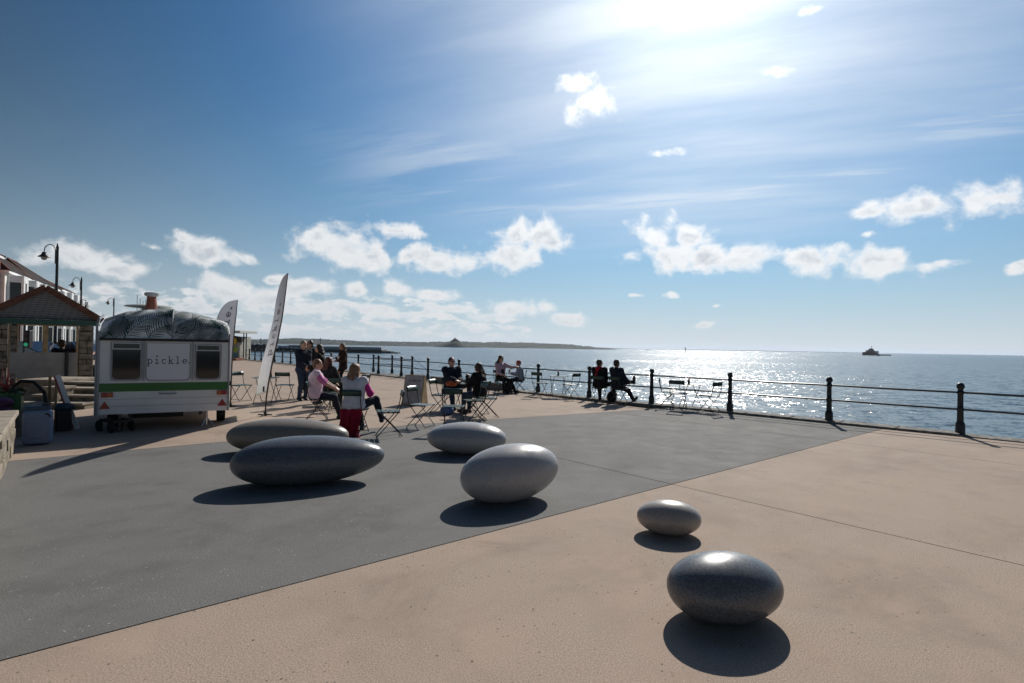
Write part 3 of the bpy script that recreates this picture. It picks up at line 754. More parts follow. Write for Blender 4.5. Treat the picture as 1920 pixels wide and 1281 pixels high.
# ------------------------------------------------------------------ seafront shelter
SHO = Vector((-12.87, 17.0)); SHR = math.atan2(.65, .76)
SH = thing('seafront_shelter', 'open stone shelter with a slate-hung gable, brown bargeboards and green gutter', 'shelter', (SHO.x, SHO.y, 0), SHR)
YF = 0.0
def sX(px):
    r = ray(px, 640); k = r.x / r.y   # (SHO + EU s): x = k y
    return (k * SHO.y - SHO.x) / (EU.x - k * EU.y)
xl, xa, xr = -2.50, -1.22, .02; zE, zA = 2.28, 3.10
YB = 4.6
rf = MB(); 
for x0, z0, x1, z1 in ((xl - .1, zE - .03, xa, zA + .06), (xa, zA + .06, xr + .1, zE - .03)):
    nrm = Vector((-(z1 - z0), 0, x1 - x0)).normalized() * .07
    rf.add([(x0, YF - .12, z0), (x1, YF - .12, z1), (x1, YB + .2, z1), (x0, YB + .2, z0), (x0 + nrm.x, YF - .12, z0 + nrm.z), (x1 + nrm.x, YF - .12, z1 + nrm.z), (x1 + nrm.x, YB + .2, z1 + nrm.z), (x0 + nrm.x, YB + .2, z0 + nrm.z)],
           [(0, 1, 2, 3), (4, 5, 6, 7), (0, 1, 5, 4), (1, 2, 6, 5), (2, 3, 7, 6), (3, 0, 4, 7)])
roof = rf.build('roof', MATS['slate'], SH)
for (x0, z0, x1, z1) in ((xl - .12, zE - .02, xa, zA + .08), (xa, zA + .08, xr + .12, zE - .02)):
    MB().bar((x0, YF - .16, z0 + .02), (x1, YF - .16, z1 + .02), .07, .17).build('bargeboard', MATS['ridge_tile'], roof)
gb = MB(); gb.add([(xl, YF, zE), (xr, YF, zE), (xa, YF, zA), (xl, YF + .15, zE), (xr, YF + .15, zE), (xa, YF + .15, zA)], [(0, 1, 2), (3, 5, 4), (0, 3, 4, 1), (1, 4, 5, 2), (2, 5, 3, 0)])
gable = gb.build('gable', MATS['joint'], SH)
rh = .066; sw = .165; rs = random.Random(5); sl_me = {}
row = 0; z = zE + .02
while z < zA - .05:
    f = (z - .02 - zE) / (zA - zE); x0 = xl + (xa - xl) * f + .02; x1 = xr + (xa - xr) * f - .02
    x = x0 - (sw / 2 if row % 2 else 0)
    while x < x1:
        a, b = max(x, x0), min(x + sw - .008, x1)
        if b - a > .025:
            key = round(b - a, 2)
            if key not in sl_me: sl_me[key] = MB().box((0, 0, 0), (key, .012, rh - .009), Matrix.Rotation(rad(7), 3, 'X')).mesh('slate')
            o = obj('slate', sl_me[key], mat('slate_' + 'abc'[rs.randrange(3)], (.19 + .05 * (rs.random() - .5), .188, .20), .6, var=.25, vscale=2.5), gable)
            o.location = ((a + b) / 2, YF - .018 - rs.uniform(0, .005), z + rh / 2); o.rotation_euler = (0, rs.uniform(-.012, .012), 0)
        x += sw
    z += rh; row += 1
MB().box(((xl + xr) / 2, YF - .10, zE - .09), (xr - xl + .1, .14, .16)).build('gutter', MATS['gutter_green'], SH)
# front wall: stone piers, timber posts, panel
px0, px1 = sX(34), sX(144)
pier_blocks = []
for (a, b) in ((xl + .05, sX(14)), (sX(19), sX(32)), (sX(148), sX(176))):
    pm = MB().box(((a + b) / 2, YF + .22, zE / 2 - .08), (b - a - .03, .36, zE - .18)).build('pier', MATS['joint'], SH)
    zz = .02; r_ = 0
    while zz < zE - .2:
        hh = rs.uniform(.13, .24); xx = a
        while xx < b - .02:
            ww = min(rs.uniform(.18, .42), b - xx)
            if b - xx - ww < .1: ww = b - xx
            MB().box((xx + ww / 2, YF + .03 + rs.uniform(-.015, .015), zz + hh / 2), (ww - .016, .10, min(hh, zE - .19 - zz) - .016)).build('stone', MATS['stone'], pm, bevel=.012)
            xx += ww
        zz += hh
for a, b in ((sX(14.5), sX(18.5)), (sX(79), sX(90.5)), (sX(143), sX(147.5)), (sX(32), sX(35))):
    MB().box(((a + b) / 2, YF + .06, 1.30), (b - a - .006, .16, 1.70)).build('post', MATS['timber'], SH)
MB().box(((px0 + px1) / 2, YF + .07, 2.135), (px1 - px0 - .02, .13, .11)).build('lintel', MATS['timber'], SH)
for k in range(5): MB().box((px0 + (px1 - px0) * (k + .5) / 5, YF - .01, 2.13), (.045, .05, .07)).build('bracket', MATS['timber'], SH)
MB().box(((px0 + px1) / 2 - .08, YF + .02, .92), (px1 - px0 + .2, .10, .74)).build('panel', MATS['panel_grey'], SH)
MB().tube([(sX(125.5), YF - .09, .1), (sX(125.5), YF - .09, 1.30)], .045, 8).build('downpipe', MATS['black'], SH)
for x in (xl + .15, xr - .15): MB().box((x, YB, zE / 2), (.2, .2, zE - .02)).build('rear_post', MATS['timber'], SH)
MB().box(((xl + xr) / 2, (YF + YB) / 2 + .2, .12), (xr - xl - .1, YB - YF - .2, .36)).build('floor', MATS['step_stone'], SH)
MB().box((xa + .2, YF + 1.0, .74), (1.9, .42, .06)).box((xa + .2, YF + 1.0, .50), (1.6, .3, .4)).build('bench', MATS['timber'], SH)
# steps up to the shelter terrace
sp = thing('shelter_steps', 'weathered stone steps with a square cheek block in front of the shelter', 'steps')
tb_ = [(-11.95, -10.35, 13.3, .155), (-11.95, -10.35, 13.75, .30), (-11.95, -10.5, 14.2, .44), (-11.95, -10.6, 14.8, .55)]
for k, (x0, x1, y0, z) in enumerate(tb_):
    MB().box(((x0 + x1) / 2, y0 + 1.3, z / 2 - .03), (x1 - x0, 2.5, z - .05)).build('riser', MATS['stone'], sp)
    MB().box(((x0 + x1) / 2, y0 + .24, z - .025), (x1 - x0 + .04, .56, .055)).build('tread', MATS['step_stone'], sp, bevel=.01)
MB().box((-12.42, 15.1, .27), (.84, 1.3, .54)).build('cheek_wall', MATS['stone'], sp)
MB().box((-12.44, 15.1, .58), (.98, 1.42, .09)).build('cheek_cap', MATS['step_stone'], sp, bevel=.015)
MB().box((-11.3, 13.75, .24), (.32, .5, .46)).build('block', MATS['stone'], sp); MB().box((-11.3, 13.75, .49), (.4, .58, .06)).build('block_cap', MATS['step_stone'], sp)

# car, traffic light and posts seen through the shelter
def car(label, loc, rz):
    r = thing('parked_car', label, 'car', loc, rz, 'cars on the promenade road')
    L = [(-2.05, .35), (-2.1, .75), (-1.95, .95), (-1.55, 1.02), (-.85, 1.45), (.55, 1.48), (1.25, 1.05), (1.95, .88), (2.1, .65), (2.08, .32)]
    m = MB()
    vs = []
    for x, z in L: w_ = .86 if z < 1.1 else .66; vs += [(x, -w_, z), (x, w_, z)]
    n = len(L); m.add(vs, [(2 * i, 2 * i + 1, 2 * i + 3, 2 * i + 2) for i in range(n - 1)] + [tuple(2 * i for i in range(n)), tuple(2 * i + 1 for i in reversed(range(n))), (0, 2 * n - 2, 2 * n - 1, 1)])
    m.build('body', MATS['car_paint'], r, True, bevel=.04)
    g = MB()
    for s in (-1, 1): g.add([(-1.25, s * .80, 1.06), (.95, s * .80, 1.06), (.45, s * .69, 1.40), (-.78, s * .69, 1.40)], [(0, 1, 2, 3)])
    g.build('side_window', MATS['glass_dark'], r)
    for x in (-1.3, 1.3):
        for s in (-1, 1):
            wl = MB().lathe([(.2, -.1), (.32, -.1), (.32, .1), (.2, .1)], 16, (x, s * .8, .32), Matrix.Rotation(math.pi / 2, 3, 'X')).build('wheel', MATS['rubber'], r, True)
            MB().lathe([(.02, -.105), (.2, -.105), (.2, .105), (.02, .105)], 10, (x, s * .8, .32), Matrix.Rotation(math.pi / 2, 3, 'X')).build('rim', MATS['steel'], wl)
    for s in (-1, 1): MB().box((-2.08, s * .6, .78), (.06, .3, .14)).build('tail_light', MATS['red_lens'], r); MB().box((2.03, s * .6, .72), (.1, .32, .12)).build('headlight', MATS['lamp_glass'], r)
    return r
c0 = AT(62, 660, 34); car('dark saloon car seen through the shelter opening with the traffic light', (c0.x, 34, .06), rad(-20))
c1 = AT(140, 660, 36); c1o = clone(bpy.data.objects['parked_car'], (c1.x, 36, .06), rad(-14), 'dark car seen through the shelter opening beside its post')
q = AT(52, 660, 30); tl = thing('traffic_light', 'traffic light showing green, seen through the shelter opening', 'traffic light', (q.x, 30, 0))
MB().tube([(-.22, 0, 0), (-.22, 0, 2.9)], .05, 8).build('pole', MATS['iron'], tl, True); zt = AT(52, 640, 30).z
MB().box((0, 0, zt + .12), (.34, .25, .95)).build('signal_head', MATS['black'], tl, bevel=.03)
for k, mm in enumerate((mat('lamp_red_off', (.06, .01, .01), .3), mat('lamp_amber_off', (.06, .03, .01), .3), mat("lamp_green_on", (.05, .4, .25), .3, emit=((.1, 1.0, .55), .15)))):
    MB().lathe([(.105, 0), (.10, .03), (.02, .035)], 12, (0, -.125, zt + .42 - .30 * k), Matrix.Rotation(math.pi / 2, 3, 'X')).build('lens', mm, tl)

# ------------------------------------------------------------------ kiosk far along the front
kq = AT(436, 668, 51); ks = thing('beach_kiosk', 'small far kiosk with a flat projecting canopy, yellow sign and blue front', 'kiosk', (kq.x, 51, 0))
def kx(px): return AT(px, 640, 51).x - kq.x
MB().box((kx(418), 1.2, 1.1), (kx(449) - kx(390), 2.4, 2.2)).build('cabin', mat('kiosk_wall', (.45, .42, .36), .8, var=.2), ks)
MB().box((kx(433), .2, 2.62), (kx(465) - kx(402), 3.4, .20)).build('canopy', mat('canopy_cream', (.62, .60, .52), .6), ks)
MB().lathe([(.02, -.06), (.36, -.05), (.36, .05), (.02, .06)], 18, (kx(438), -.15, 1.78), Matrix.Rotation(math.pi / 2, 3, 'X')).build('round_sign', mat('kiosk_yellow', (.75, .50, .03), .5), ks)
MB().box((kx(446), -.05, 1.95), (.75, .1, .55), Matrix.Rotation(rad(8), 3, 'Y')).build('menu_board', mat('kiosk_board', (.05, .03, .03), .6), ks)
MB().box((kx(437), -.1, .75), (.85, .12, .9)).build('counter_front', mat('kiosk_blue', (.10, .30, .38), .6), ks)
MB().box((kx(445), -.3, .98), (.25, .2, .5), Matrix.Rotation(rad(25), 3, 'Y')).build('windbreak', mat('kiosk_lime', (.35, .5, .05), .6), ks)
for px, h in ((451, 2.5), (456, 2.55)): MB().tube([(kx(px), .6, 0), (kx(px), .6, h)], .05, 6).build('post', MATS['iron'], ks)
MB().box((kx(440), -.6, .12), (kx(459) - kx(424), 1.6, .16)).build('deck', mat('kiosk_deck', (.22, .07, .04), .8), ks)

# ------------------------------------------------------------------ lettering
def arc(cx, cy, rx, ry, a0, a1, n=18): return [(cx + rx * math.cos(rad(a0 + (a1 - a0) * k / n)), cy + ry * math.sin(rad(a0 + (a1 - a0) * k / n))) for k in range(n + 1)]
GLY = {'p': [[(.15, 1), (.15, -.55)], [(0, 1), (.15, 1)], [(-.02, -.55), (.36, -.55)], arc(.5, .5, .36, .5, 0, 360, 24)],
       'i': [[(.45, 0), (.45, 1)], [(.2, 1), (.45, 1)], [(.15, 0), (.75, 0)]],
       'c': [arc(.5, .5, .38, .5, 48, 312)],
       'k': [[(.15, 0), (.15, 1.6)], [(.0, 1.6), (.15, 1.6)], [(.76, 1), (.17, .42)], [(.36, .58), (.82, 0)], [(.6, 0), (.95, 0)], [(-.02, 0), (.32, 0)]],
       'l': [[(.45, 0), (.45, 1.6)], [(.2, 1.6), (.45, 1.6)], [(.12, 0), (.78, 0)]],
       'e': [[(.13, .52), (.87, .52)], arc(.5, .5, .38, .5, 2, 315)]}
def strokes(m, lines, place, w):
    """ribbons of width w along polylines, put on a surface by place(x, y)"""
    for L in lines:
        n = len(L); lo = []; hi = []
        for i in range(n):
            a, b = L[max(i - 1, 0)], L[min(i + 1, n - 1)]; dx, dy = b[0] - a[0], b[1] - a[1]; q = math.hypot(dx, dy) or 1; dx /= q; dy /= q
            e = w / 2 if i == n - 1 else (-w / 2 if i == 0 else 0); x, y = L[i][0] + dx * e * .8, L[i][1] + dy * e * .8
            lo.append(place(x + dy * w / 2, y - dx * w / 2)); hi.append(place(x - dy * w / 2, y + dx * w / 2))
        m.grid([lo, hi])
def disc(m, place, cx, cy, r, n=16): m.add([place(cx + r * math.cos(2 * math.pi * k / n), cy + r * math.sin(2 * math.pi * k / n)) for k in range(n)], [tuple(range(n))])

# ------------------------------------------------------------------ caravan (rear end towards the paving)
W = 2.153; CL = 3.3
CV = thing('catering_caravan', 'old white catering caravan with palm leaf roof, green stripe and pickle lettering', 'caravan', (-7.56, 10.03, 0), math.atan2(.488, .873))
hu = [0, .02, .06, .38, .75, 1.0, 1.13, 1.17, 1.45, 1.75, 2.03, 2.10, 2.14, W]; hz_ = [1.90, 2.04, 2.11, 2.25, 2.31, 2.335, 2.335, 2.315, 2.275, 2.20, 2.125, 2.09, 2.0, 1.88]
def roof_h(u): return float(np.interp(u, hu, hz_))
Z0 = 1.725
def roof_pt(u, s):
    """s in 0..1 climbs the rounded end, beyond 1 runs along the top"""
    h = roof_h(u)
    if s <= 1: t = s * math.pi / 2; return Vector((u, .02 + .50 * (1 - math.cos(t)), Z0 + (h - Z0) * math.sin(t)))
    return Vector((u, .52 + (s - 1), h))
us = sorted(set([W * k / 60 for k in range(61)] + hu))
ss_ = [k / 14 for k in range(15)] + [1 + (CL - 1.04) * k / 6 for k in range(1, 7)]
rows = [[roof_pt(u, s) for u in us] for s in ss_]
fr = []
for k in range(1, 9):
    t = k / 8 * math.pi / 2; fr.append([Vector((u, CL - .52 + .50 * math.sin(t), Z0 + (roof_h(u) - Z0) * math.cos(t))) for u in us])
croof = MB().grid(rows + fr).build('roof', mat('roof_fabric', (.78, .80, .80), .8, spec=.12, var=.10, vscale=5, bump=.25, bscale=6), CV, True)
# printed palm fronds: each leaflet follows the curved roof
pr = MB(); rp = random.Random(21)
def rn_(u, s):
    a, b, c = roof_pt(u, s), roof_pt(min(u + .01, W - .001), s), roof_pt(u, s + .01); n = (b - a).cross(c - a)
    if n.length < 1e-9: return Vector((0, -1, 0))
    n.normalize(); return n if n.y < .05 or n.z > 0 else -n
def leaf(p0, p1, w):
    n = 6; d = Vector(p1) - Vector(p0); q = Vector((-d.y, d.x)).normalized(); L = []; R = []
    for k in range(n + 1):
        t = k / n; c = Vector(p0) + d * t + q * .02 * math.sin(t * math.pi); ww = w * math.sin(math.pi * min(.97, .12 + t * .86)) ** .7
        if not (.025 < c.x < W - .025 and .01 < c.y < 1.5): break
        for lst, sg in ((L, -1), (R, 1)):
            e = c + q * ww * sg; u, s = min(max(e.x, .02), W - .02), max(e.y, .005)
            lst.append(roof_pt(u, s) + rn_(u, s) * .006)
    if len(L) > 1: pr.grid([L, R])
fronds = [((-.10, .05), (.36, 1.0), 1), ((.22, -.10), (.70, 1.0), 1), ((.40, .02), (1.12, .62), 1), ((1.13, .50), (.66, 1.25), -1), ((1.18, -.04), (1.42, 1.05), 1), ((1.20, .12), (2.05, .52), 1),
          ((1.55, .45), (1.95, 1.2), 1), ((2.15, -.02), (1.86, .75), -1), ((.75, -.12), (1.12, .30), 1),
          ((.34, .62), (.05, .0), 1), ((1.52, .66), (1.28, -.04), 1), ((1.86, .60), (1.58, -.04), 1), ((2.11, .50), (1.84, -.04), 1)]
for (a, b, sg) in fronds:
    a, b = Vector(a), Vector(b); d = b - a; ln = d.length; q = Vector((-d.y, d.x)).normalized(); N_ = int(ln / .040)
    spine = [a + d * t + q * sg * .10 * math.sin(t * math.pi) for t in [k / 12 for k in range(13)]]
    for k in range(12): leaf(spine[k], spine[k + 1], .008)
    for k in range(1, N_):
        t = k / N_; c = a + d * t + q * sg * .10 * math.sin(t * math.pi); l = .30 * (math.sin(math.pi * (.18 + .76 * t))) ** .7
        tv = (d / ln + q * sg * .31 * math.cos(t * math.pi) / ln * .3).normalized()
        for side in (-1, 1):
            nv = Vector((-tv.y, tv.x)) * side; g = (tv * .66 + nv * .75).normalized()
            leaf(c, c + g * l * rp.uniform(.8, 1.05), .0066 * rp.uniform(.7, 1.3))
pr.build('palm_print', MATS['palm_dark'], croof)
MB().tube([roof_pt(1.15, s) + Vector((0, -.012, .01)) for s in (0, .2, .4, .6, .8, 1.0, 1.3)], .012, 6).build('seam_strap', MATS['caravan_grey'], croof, True)
# body
b = MB(); ops = [(.205, .675, .95, 1.655), (1.545, 1.99, .945, 1.64)]
wall_open(b, W, Z0, ops, .04, .325); b.box((W / 2, CL - .02, 1.05), (W, .04, 1.4))
for x in (.02, W - .02): b.box((x, CL / 2, 1.03), (.04, CL - .08, 1.39))
b.box((W / 2, CL / 2, .36), (W - .08, CL - .08, .06)); b.build('body', MATS['caravan_white'], CV)
MB().box((W / 2, -.006, .818), (W - .06, .010, .155)).build('stripe', MATS['green_stripe'], CV)
MB().box((W + .004, CL / 2, .42), (.010, CL - .1, .17)).build('side_stripe', mat('lime_side', (.06, .30, .05), .4), CV)
for x in (.015, W - .015): MB().tube([(x, -.012, .32), (x, -.012, 1.86)], .017, 8).build('corner_moulding', MATS['caravan_grey'], CV, True)
MB().tube([(-.02, .03, .30), (-.02, .03, 1.95), (.0, .10, 2.08), (.03, .4, 2.16)], .022, 8).build('awning_rail', MATS['caravan_grey'], CV, True)
MB().box((W / 2, -.02, 1.712), (W - .06, .05, .05)).build('rain_gutter', MATS['black'], CV)
def rrect(x0, x1, z0, z1, r, n=5, top=.02):
    P = []
    for cx, cz, a0, rr in ((x1 - r, z0 + r, -90, r), (x1 - top, z1 - top, 0, top), (x0 + top, z1 - top, 90, top), (x0 + r, z0 + r, 180, r)):
        for k in range(n + 1): P.append((cx + rr * math.cos(rad(a0 + 90 * k / n)), cz + rr * math.sin(rad(a0 + 90 * k / n))))
    return P
def ring(m, A, B, y0, y1):
    n = len(A); vs = [(x, y0, z) for x, z in A] + [(x, y0, z) for x, z in B] + [(x, y1, z) for x, z in A] + [(x, y1, z) for x, z in B]; fs = []
    for i in range(n):
        j = (i + 1) % n; fs += [(i, j, n + j, n + i), (2 * n + i, 3 * n + i, 3 * n + j, 2 * n + j), (i, 2 * n + i, 2 * n + j, j), (n + i, n + j, 3 * n + j, 3 * n + i)]
    m.add(vs, fs)
for x0, x1, z0, z1 in ((.195, .685, .94, 1.665), (1.535, 2.0, .935, 1.65)):
    m = MB(); ring(m, rrect(x0, x1, z0, z1, .09), rrect(x0 + .03, x1 - .03, z0 + .03, z1 - .012, .075), -.022, .02); w_ = m.build('window', MATS['caravan_grey'], CV)
    MB().ext(rrect(x0 + .012, x1 - .012, z0 + .012, z1 - .01, .08), (0, 0, 0), (1, 0, 0), (0, 0, 1), (0, 1, 0), .008, .014).build('pane', MATS['glass_dark'], w_)
    m = MB(); zt = z1 - .13
    for z in (zt, z1 - .022): m.box(((x0 + x1) / 2, -.028, z), (x1 - x0 - .05, .018, .02))
    for x in (x0 + .035, x1 - .035): m.box((x, -.027, (zt + z1) / 2), (.018, .018, z1 - zt))
    m.build('vent_frame', mat('alloy', (.45, .46, .48), .35, metal=.6), w_)
m = MB(); A = rrect(.735, 1.475, .93, 1.655, .09); ring(m, A, rrect(.755, 1.455, .95, 1.65, .08), -.018, .0); m.build('panel_trim', MATS['caravan_grey'], CV)
sg = MB().ext(rrect(.75, 1.46, .945, 1.652, .082), (0, 0, 0), (1, 0, 0), (0, 0, 1), (0, 1, 0), -.012, -.002).build('sign_panel', mat('sign_white', (.70, .71, .76), .4), CV)
for x in (.71, 1.505): MB().tube([(x, -.012, .94), (x, -.012, 1.68)], .012, 6).build('divider', MATS['caravan_grey'], CV)
SC = .082; tx = MB()
for k, ch in enumerate('pickle'):
    strokes(tx, GLY[ch], lambda x, y, k=k: Vector((.765 + k * .113 + x * SC * 1.02, -.0155, 1.262 + y * SC)), .15)
tx.build('lettering', MATS['ink'], sg)
td = MB(); pl = lambda x, y: Vector((x, -.0155, y)); disc(td, pl, .765 + .113 + .45 * SC, 1.262 + 1.72 * SC, .014); td.build('lettering_dot', mat('dot_grey', (.05, .07, .09), .5), sg)
td = MB(); disc(td, pl, 1.452, 1.275, .0165); td.build('lettering_stop', MATS['dot_green'], sg)
for x0, x1 in ((.07, .245), (1.935, 2.105)):
    l_ = MB().box(((x0 + x1) / 2, -.02, .685), (x1 - x0, .04, .09)).build('tail_light', MATS['red_lens'], CV, bevel=.008)
    MB().box((x1 - .045 if x0 < 1 else x0 + .045, -.043, .685), (.07, .006, .075)).build('indicator', MATS['orange_lens'], l_)
for xc, zc in ((.122, .428), (2.03, .418)):
    MB().ext([(xc - .083, zc), (xc + .083, zc), (xc, zc + .14)], (0, 0, 0), (1, 0, 0), (0, 0, 1), (0, 1, 0), -.012, .002).build('reflector', MATS['red_lens'], CV)
h_ = MB().tube([(.97, -.012, .70), (.985, -.045, .69), (1.22, -.045, .685), (1.235, -.012, .695)], .013, 7); h_.build('grab_handle', MATS['caravan_grey'], CV, True)
for z in (.60, .47): MB().box((W / 2, -.003, z), (W - .1, .005, .006)).build('panel_seam', MATS['caravan_grey'], CV)
def wheel(par, x, y, r, w_):
    o = MB().lathe([(r * .55, -w_ / 2), (r * .93, -w_ / 2), (r, -w_ * .35), (r, w_ * .35), (r * .93, w_ / 2), (r * .55, w_ / 2)], 20, (x, y, r), Matrix.Rotation(math.pi / 2, 3, 'Y')).build('wheel', MATS['rubber'], par, True)
    MB().lathe([(.02, -w_ * .42), (r * .56, -w_ * .42), (r * .56, w_ * .42), (.02, w_ * .42)], 14, (x, y, r), Matrix.Rotation(math.pi / 2, 3, 'Y')).build('rim', mat('rim_grey', (.32, .33, .34), .5), o)
for x in (.16, W - .12): wheel(CV, x, .95, .29, .16)
MB().tube([(.1, .95, .29), (W - .1, .95, .29)], .03, 8).build('axle', MATS['black'], CV)
for x in (.5, W - .5): MB().box((x, CL / 2, .30), (.06, CL - .2, .09)).build('chassis_rail', MATS['black'], CV)
MB().box((.9, .9, .25), (.9, .5, .18)).build('water_tray', MATS['black'], CV)
m = MB(); m.tube([(0, 0, 0), (0, 0, .30)], .018, 7)
for k in range(3): t = 2.1 * k + .4; m.tube([(0, 0, .17), (.13 * math.cos(t), .13 * math.sin(t), .006)], .012, 6)
tag(m.build('axle_stand', MATS['steel'], None, True), 'small bare metal tripod axle stand propping the caravan rear corner', 'axle stand').location = (-6.15, 11.12, .002)
m = MB(); m.tube([(.34, .12, .02), (.34, .12, .34)], .022, 8); m.box((.34, .12, .012), (.12, .12, .02)); m.build('corner_steady', mat('steady_grey', (.12, .12, .13), .5, metal=.5), CV)
tr = thing('trolley', 'low trolley with two small pale-hubbed wheels under the caravan corner', 'trolley', (-7.28, 10.22, 0), rad(60))
MB().box((0, .12, .2), (.30, .52, .05)).build('deck', MATS['black'], tr)
for x, y in ((-.17, -.1), (.17, -.1), (.17, .34), (-.17, .34)): wheel(tr, x, y, .10, .05)
# flue and hatch on the roof
fz = roof_h(.75)
MB().lathe([(.115, 0), (.105, .12), (.10, .18), (.085, .34)], 16, (.70, 1.5, fz - .02)).build('flue_pipe', MATS['terracotta'], CV, True)
MB().lathe([(.085, .34), (.13, .36), (.14, .41), (.11, .43), (.02, .44)], 16, (.70, 1.5, fz - .02)).build('flue_cowl', MATS['caravan_grey'], CV, True)
MB().ball((.62, 1.95, fz + .13), (.46, .36, .045), 20, 8).tube([(.62, 1.95, fz - .03), (.62, 1.95, fz + .12)], .14, 12).build('roof_hatch', mat('hatch', (.38, .40, .38), .5), CV, True)

# ------------------------------------------------------------------ feather flags
def flag(name, label, pole_pts, e, z_lo, t_top, txt, txt_h0, letter, foot, offs, pitch=.2):
    """pole_pts: 3D points up the pole; the sail hangs on the side of vector e"""
    r = thing(name, label, 'flag', pole_pts[0], 0); o = pole_pts[0]
    L = [0]
    for a, b in zip(pole_pts, pole_pts[1:]): L.append(L[-1] + (b - a).length)
    def P(s): s = min(max(s, 0), L[-1]); return Vector([float(np.interp(s, L, [p[k] for p in pole_pts])) for k in range(3)]) - o
    tot = L[-1]; s0 = z_lo; e = Vector(e)
    def wid(s):
        f = (s - s0) / (tot - s0); k = 1.0 if f < .72 else math.sqrt(max(0, 1 - ((f - .72) / .28) ** 2)); return k * (1.12 - .34 * f)
    def S(s, a, off=0.0):
        f = (s - s0) / (tot - s0); tw = .06 * math.sin(f * 4.0) * a; lag = a * (.22 * (1 - f) - .05) * wid(s)
        base = P(s - lag); q = base + e * a * wid(s) + Vector((.015 * math.sin(f * 7 + a * 3) * a, tw * .4, 0))
        return q + Vector(offs) * off
    ns, na = 46, 10
    g = [[S(s0 + (tot - s0) * i / ns, j / na) for j in range(na + 1)] for i in range(ns + 1)]
    sail = MB().grid(g).build('sail', MATS['fabric_white'], r, True, kind=None)
    sol = sail.modifiers.new('thick', 'SOLIDIFY'); sol.thickness = .003; sol.offset = 0
    MB().tube([P(tot * k / 24) for k in range(25)], [.018] * 12 + [.018 - .010 * k / 12 for k in range(13)], 8).build('pole', mat('flag_pole', (.03, .03, .03), .4), r, True)
    if foot:
        MB().tube([(0, 0, .0), (0, 0, .10)], .035, 8).tube([(-.16, 0, .03), (.16, 0, .03)], .016, 6).tube([(0, -.16, .03), (0, .16, .03)], .016, 6).build('ground_spike', MATS['black'], r); MB().box((-.03, 0, .62), (.05, .06, .12)).build('tension_clip', MATS['black'], r)
    h = txt_h0
    for ch in txt:
        m = MB(); strokes(m, GLY[ch], lambda x, y: S(h + x * letter, .30 + y * letter / e.length, 1.0), .15); h += pitch
        m.build('letter', MATS['ink'], sail)
    m = MB(); n = 16; m.add([S(h + letter * .30 + letter * .24 * math.cos(2 * math.pi * k / n), .36 + letter * .24 * math.sin(2 * math.pi * k / n) / e.length, 1.0) for k in range(n)], [tuple(range(n))])
    m.build('lettering_stop', MATS['dot_green'], sail)
    return r
fp = [(497, 781, 12.72), (499, 748, 12.60), (504, 715, 12.42), (511, 678, 12.2), (520, 640, 12.0), (529, 596, 11.6), (535, 553, 11.25), (540, 513, 10.9)]
pts = [AT(*p) for p in fp]; pts[0].z = 0
flag('feather_flag', 'tall slim white feather flag seen edge-on, bowed, beside the small green cafe table', pts, (-.47, .56, 0), .62, 1, 'pickle', 1.62, .165, True, (-.009, -.0075, 0), .225)
pb = AT(434, 668, 14.3); pb.z = 0
pts = [pb] + [AT(px, py, 14.3) for px, py in ((434.5, 690), (437, 650), (440, 615), (443, 590), (445.5, 562.5))]
flag('feather_flag', 'white feather flag standing behind the caravan, only its round top showing', pts, (-.66, .10, 0), .62, 1, 'pickle', 1.40, .150, True, (-.002, -.012, 0), .188)

# ------------------------------------------------------------------ low wall, planter and clutter by the caravan
lw = thing('low_stone_wall', 'low squared stone wall with flat coping running beside the grey paving', 'wall')
cw = Vector((-7.44, 8.26, 0)); dw = Vector((.628, -.778, 0)); nw = Vector((.778, .628, 0)); rs2 = random.Random(9)
def wq(s, a, z): q = cw + dw * s - nw * a; return (q.x, q.y, z)
def wblock(m, s0, s1, a0, a1, z0, z1):
    m.add([wq(s0, a0, z0), wq(s1, a0, z0), wq(s1, a1, z0), wq(s0, a1, z0), wq(s0, a0, z1), wq(s1, a0, z1), wq(s1, a1, z1), wq(s0, a1, z1)], [(0, 1, 2, 3), (4, 5, 6, 7), (0, 1, 5, 4), (1, 2, 6, 5), (2, 3, 7, 6), (3, 0, 4, 7)]); return m
wblock(MB(), .03, 7.0, .04, 1.3, 0, .53).build('core', MATS['joint'], lw)
z = 0.0
for hh in (.19, .17, .17):
    s = 0.0
    while s < 6.9:
        ww = rs2.uniform(.45, .95); e = min(s + ww, 7.0)
        wblock(MB(), s + .008, e - .008, rs2.uniform(-.012, .012), .10, z + .006, z + hh - .006).build('stone', MATS['stone'], lw, bevel=.012); s = e
    a = .0
    while a < 1.2:
        ww = rs2.uniform(.4, .7); e = min(a + ww, 1.3); wblock(MB(), -.06 + rs2.uniform(-.01, .01), .03, a + .006 + (.11 if a == 0 else 0), e - .006, z + .006, z + hh - .006).build('stone', MATS['stone'], lw, bevel=.012); a = e
    z += hh
s = -.09
while s < 6.9:
    e = min(s + rs2.uniform(.75, 1.05), 7.0); wblock(MB(), s + .006, e - .006, -.035, .62, .535, .61 + rs2.uniform(-.004, .004)).build('coping_stone', MATS['step_stone'], lw, bevel=.012)
    wblock(MB(), s + .006, e - .006, .632, 1.32, .535, .607).build('coping_stone', MATS['step_stone'], lw, bevel=.012); s = e
rb_ = MB().box((-9.55, 9.75, .22), (1.9, 1.6, .44), Matrix.Rotation(rad(38), 3, 'Z')); tag(rb_.build('planting_bed_wall', MATS['stone'], None, bevel=.02), 'dark raised stone base under the green planter box', 'wall')
pc = Vector((-9.15, 9.55, .44)); pt = thing('planter_box', 'green planter box of red spiky cordyline plants on the raised stone base', 'planter', pc, rad(38))
m = MB(); 
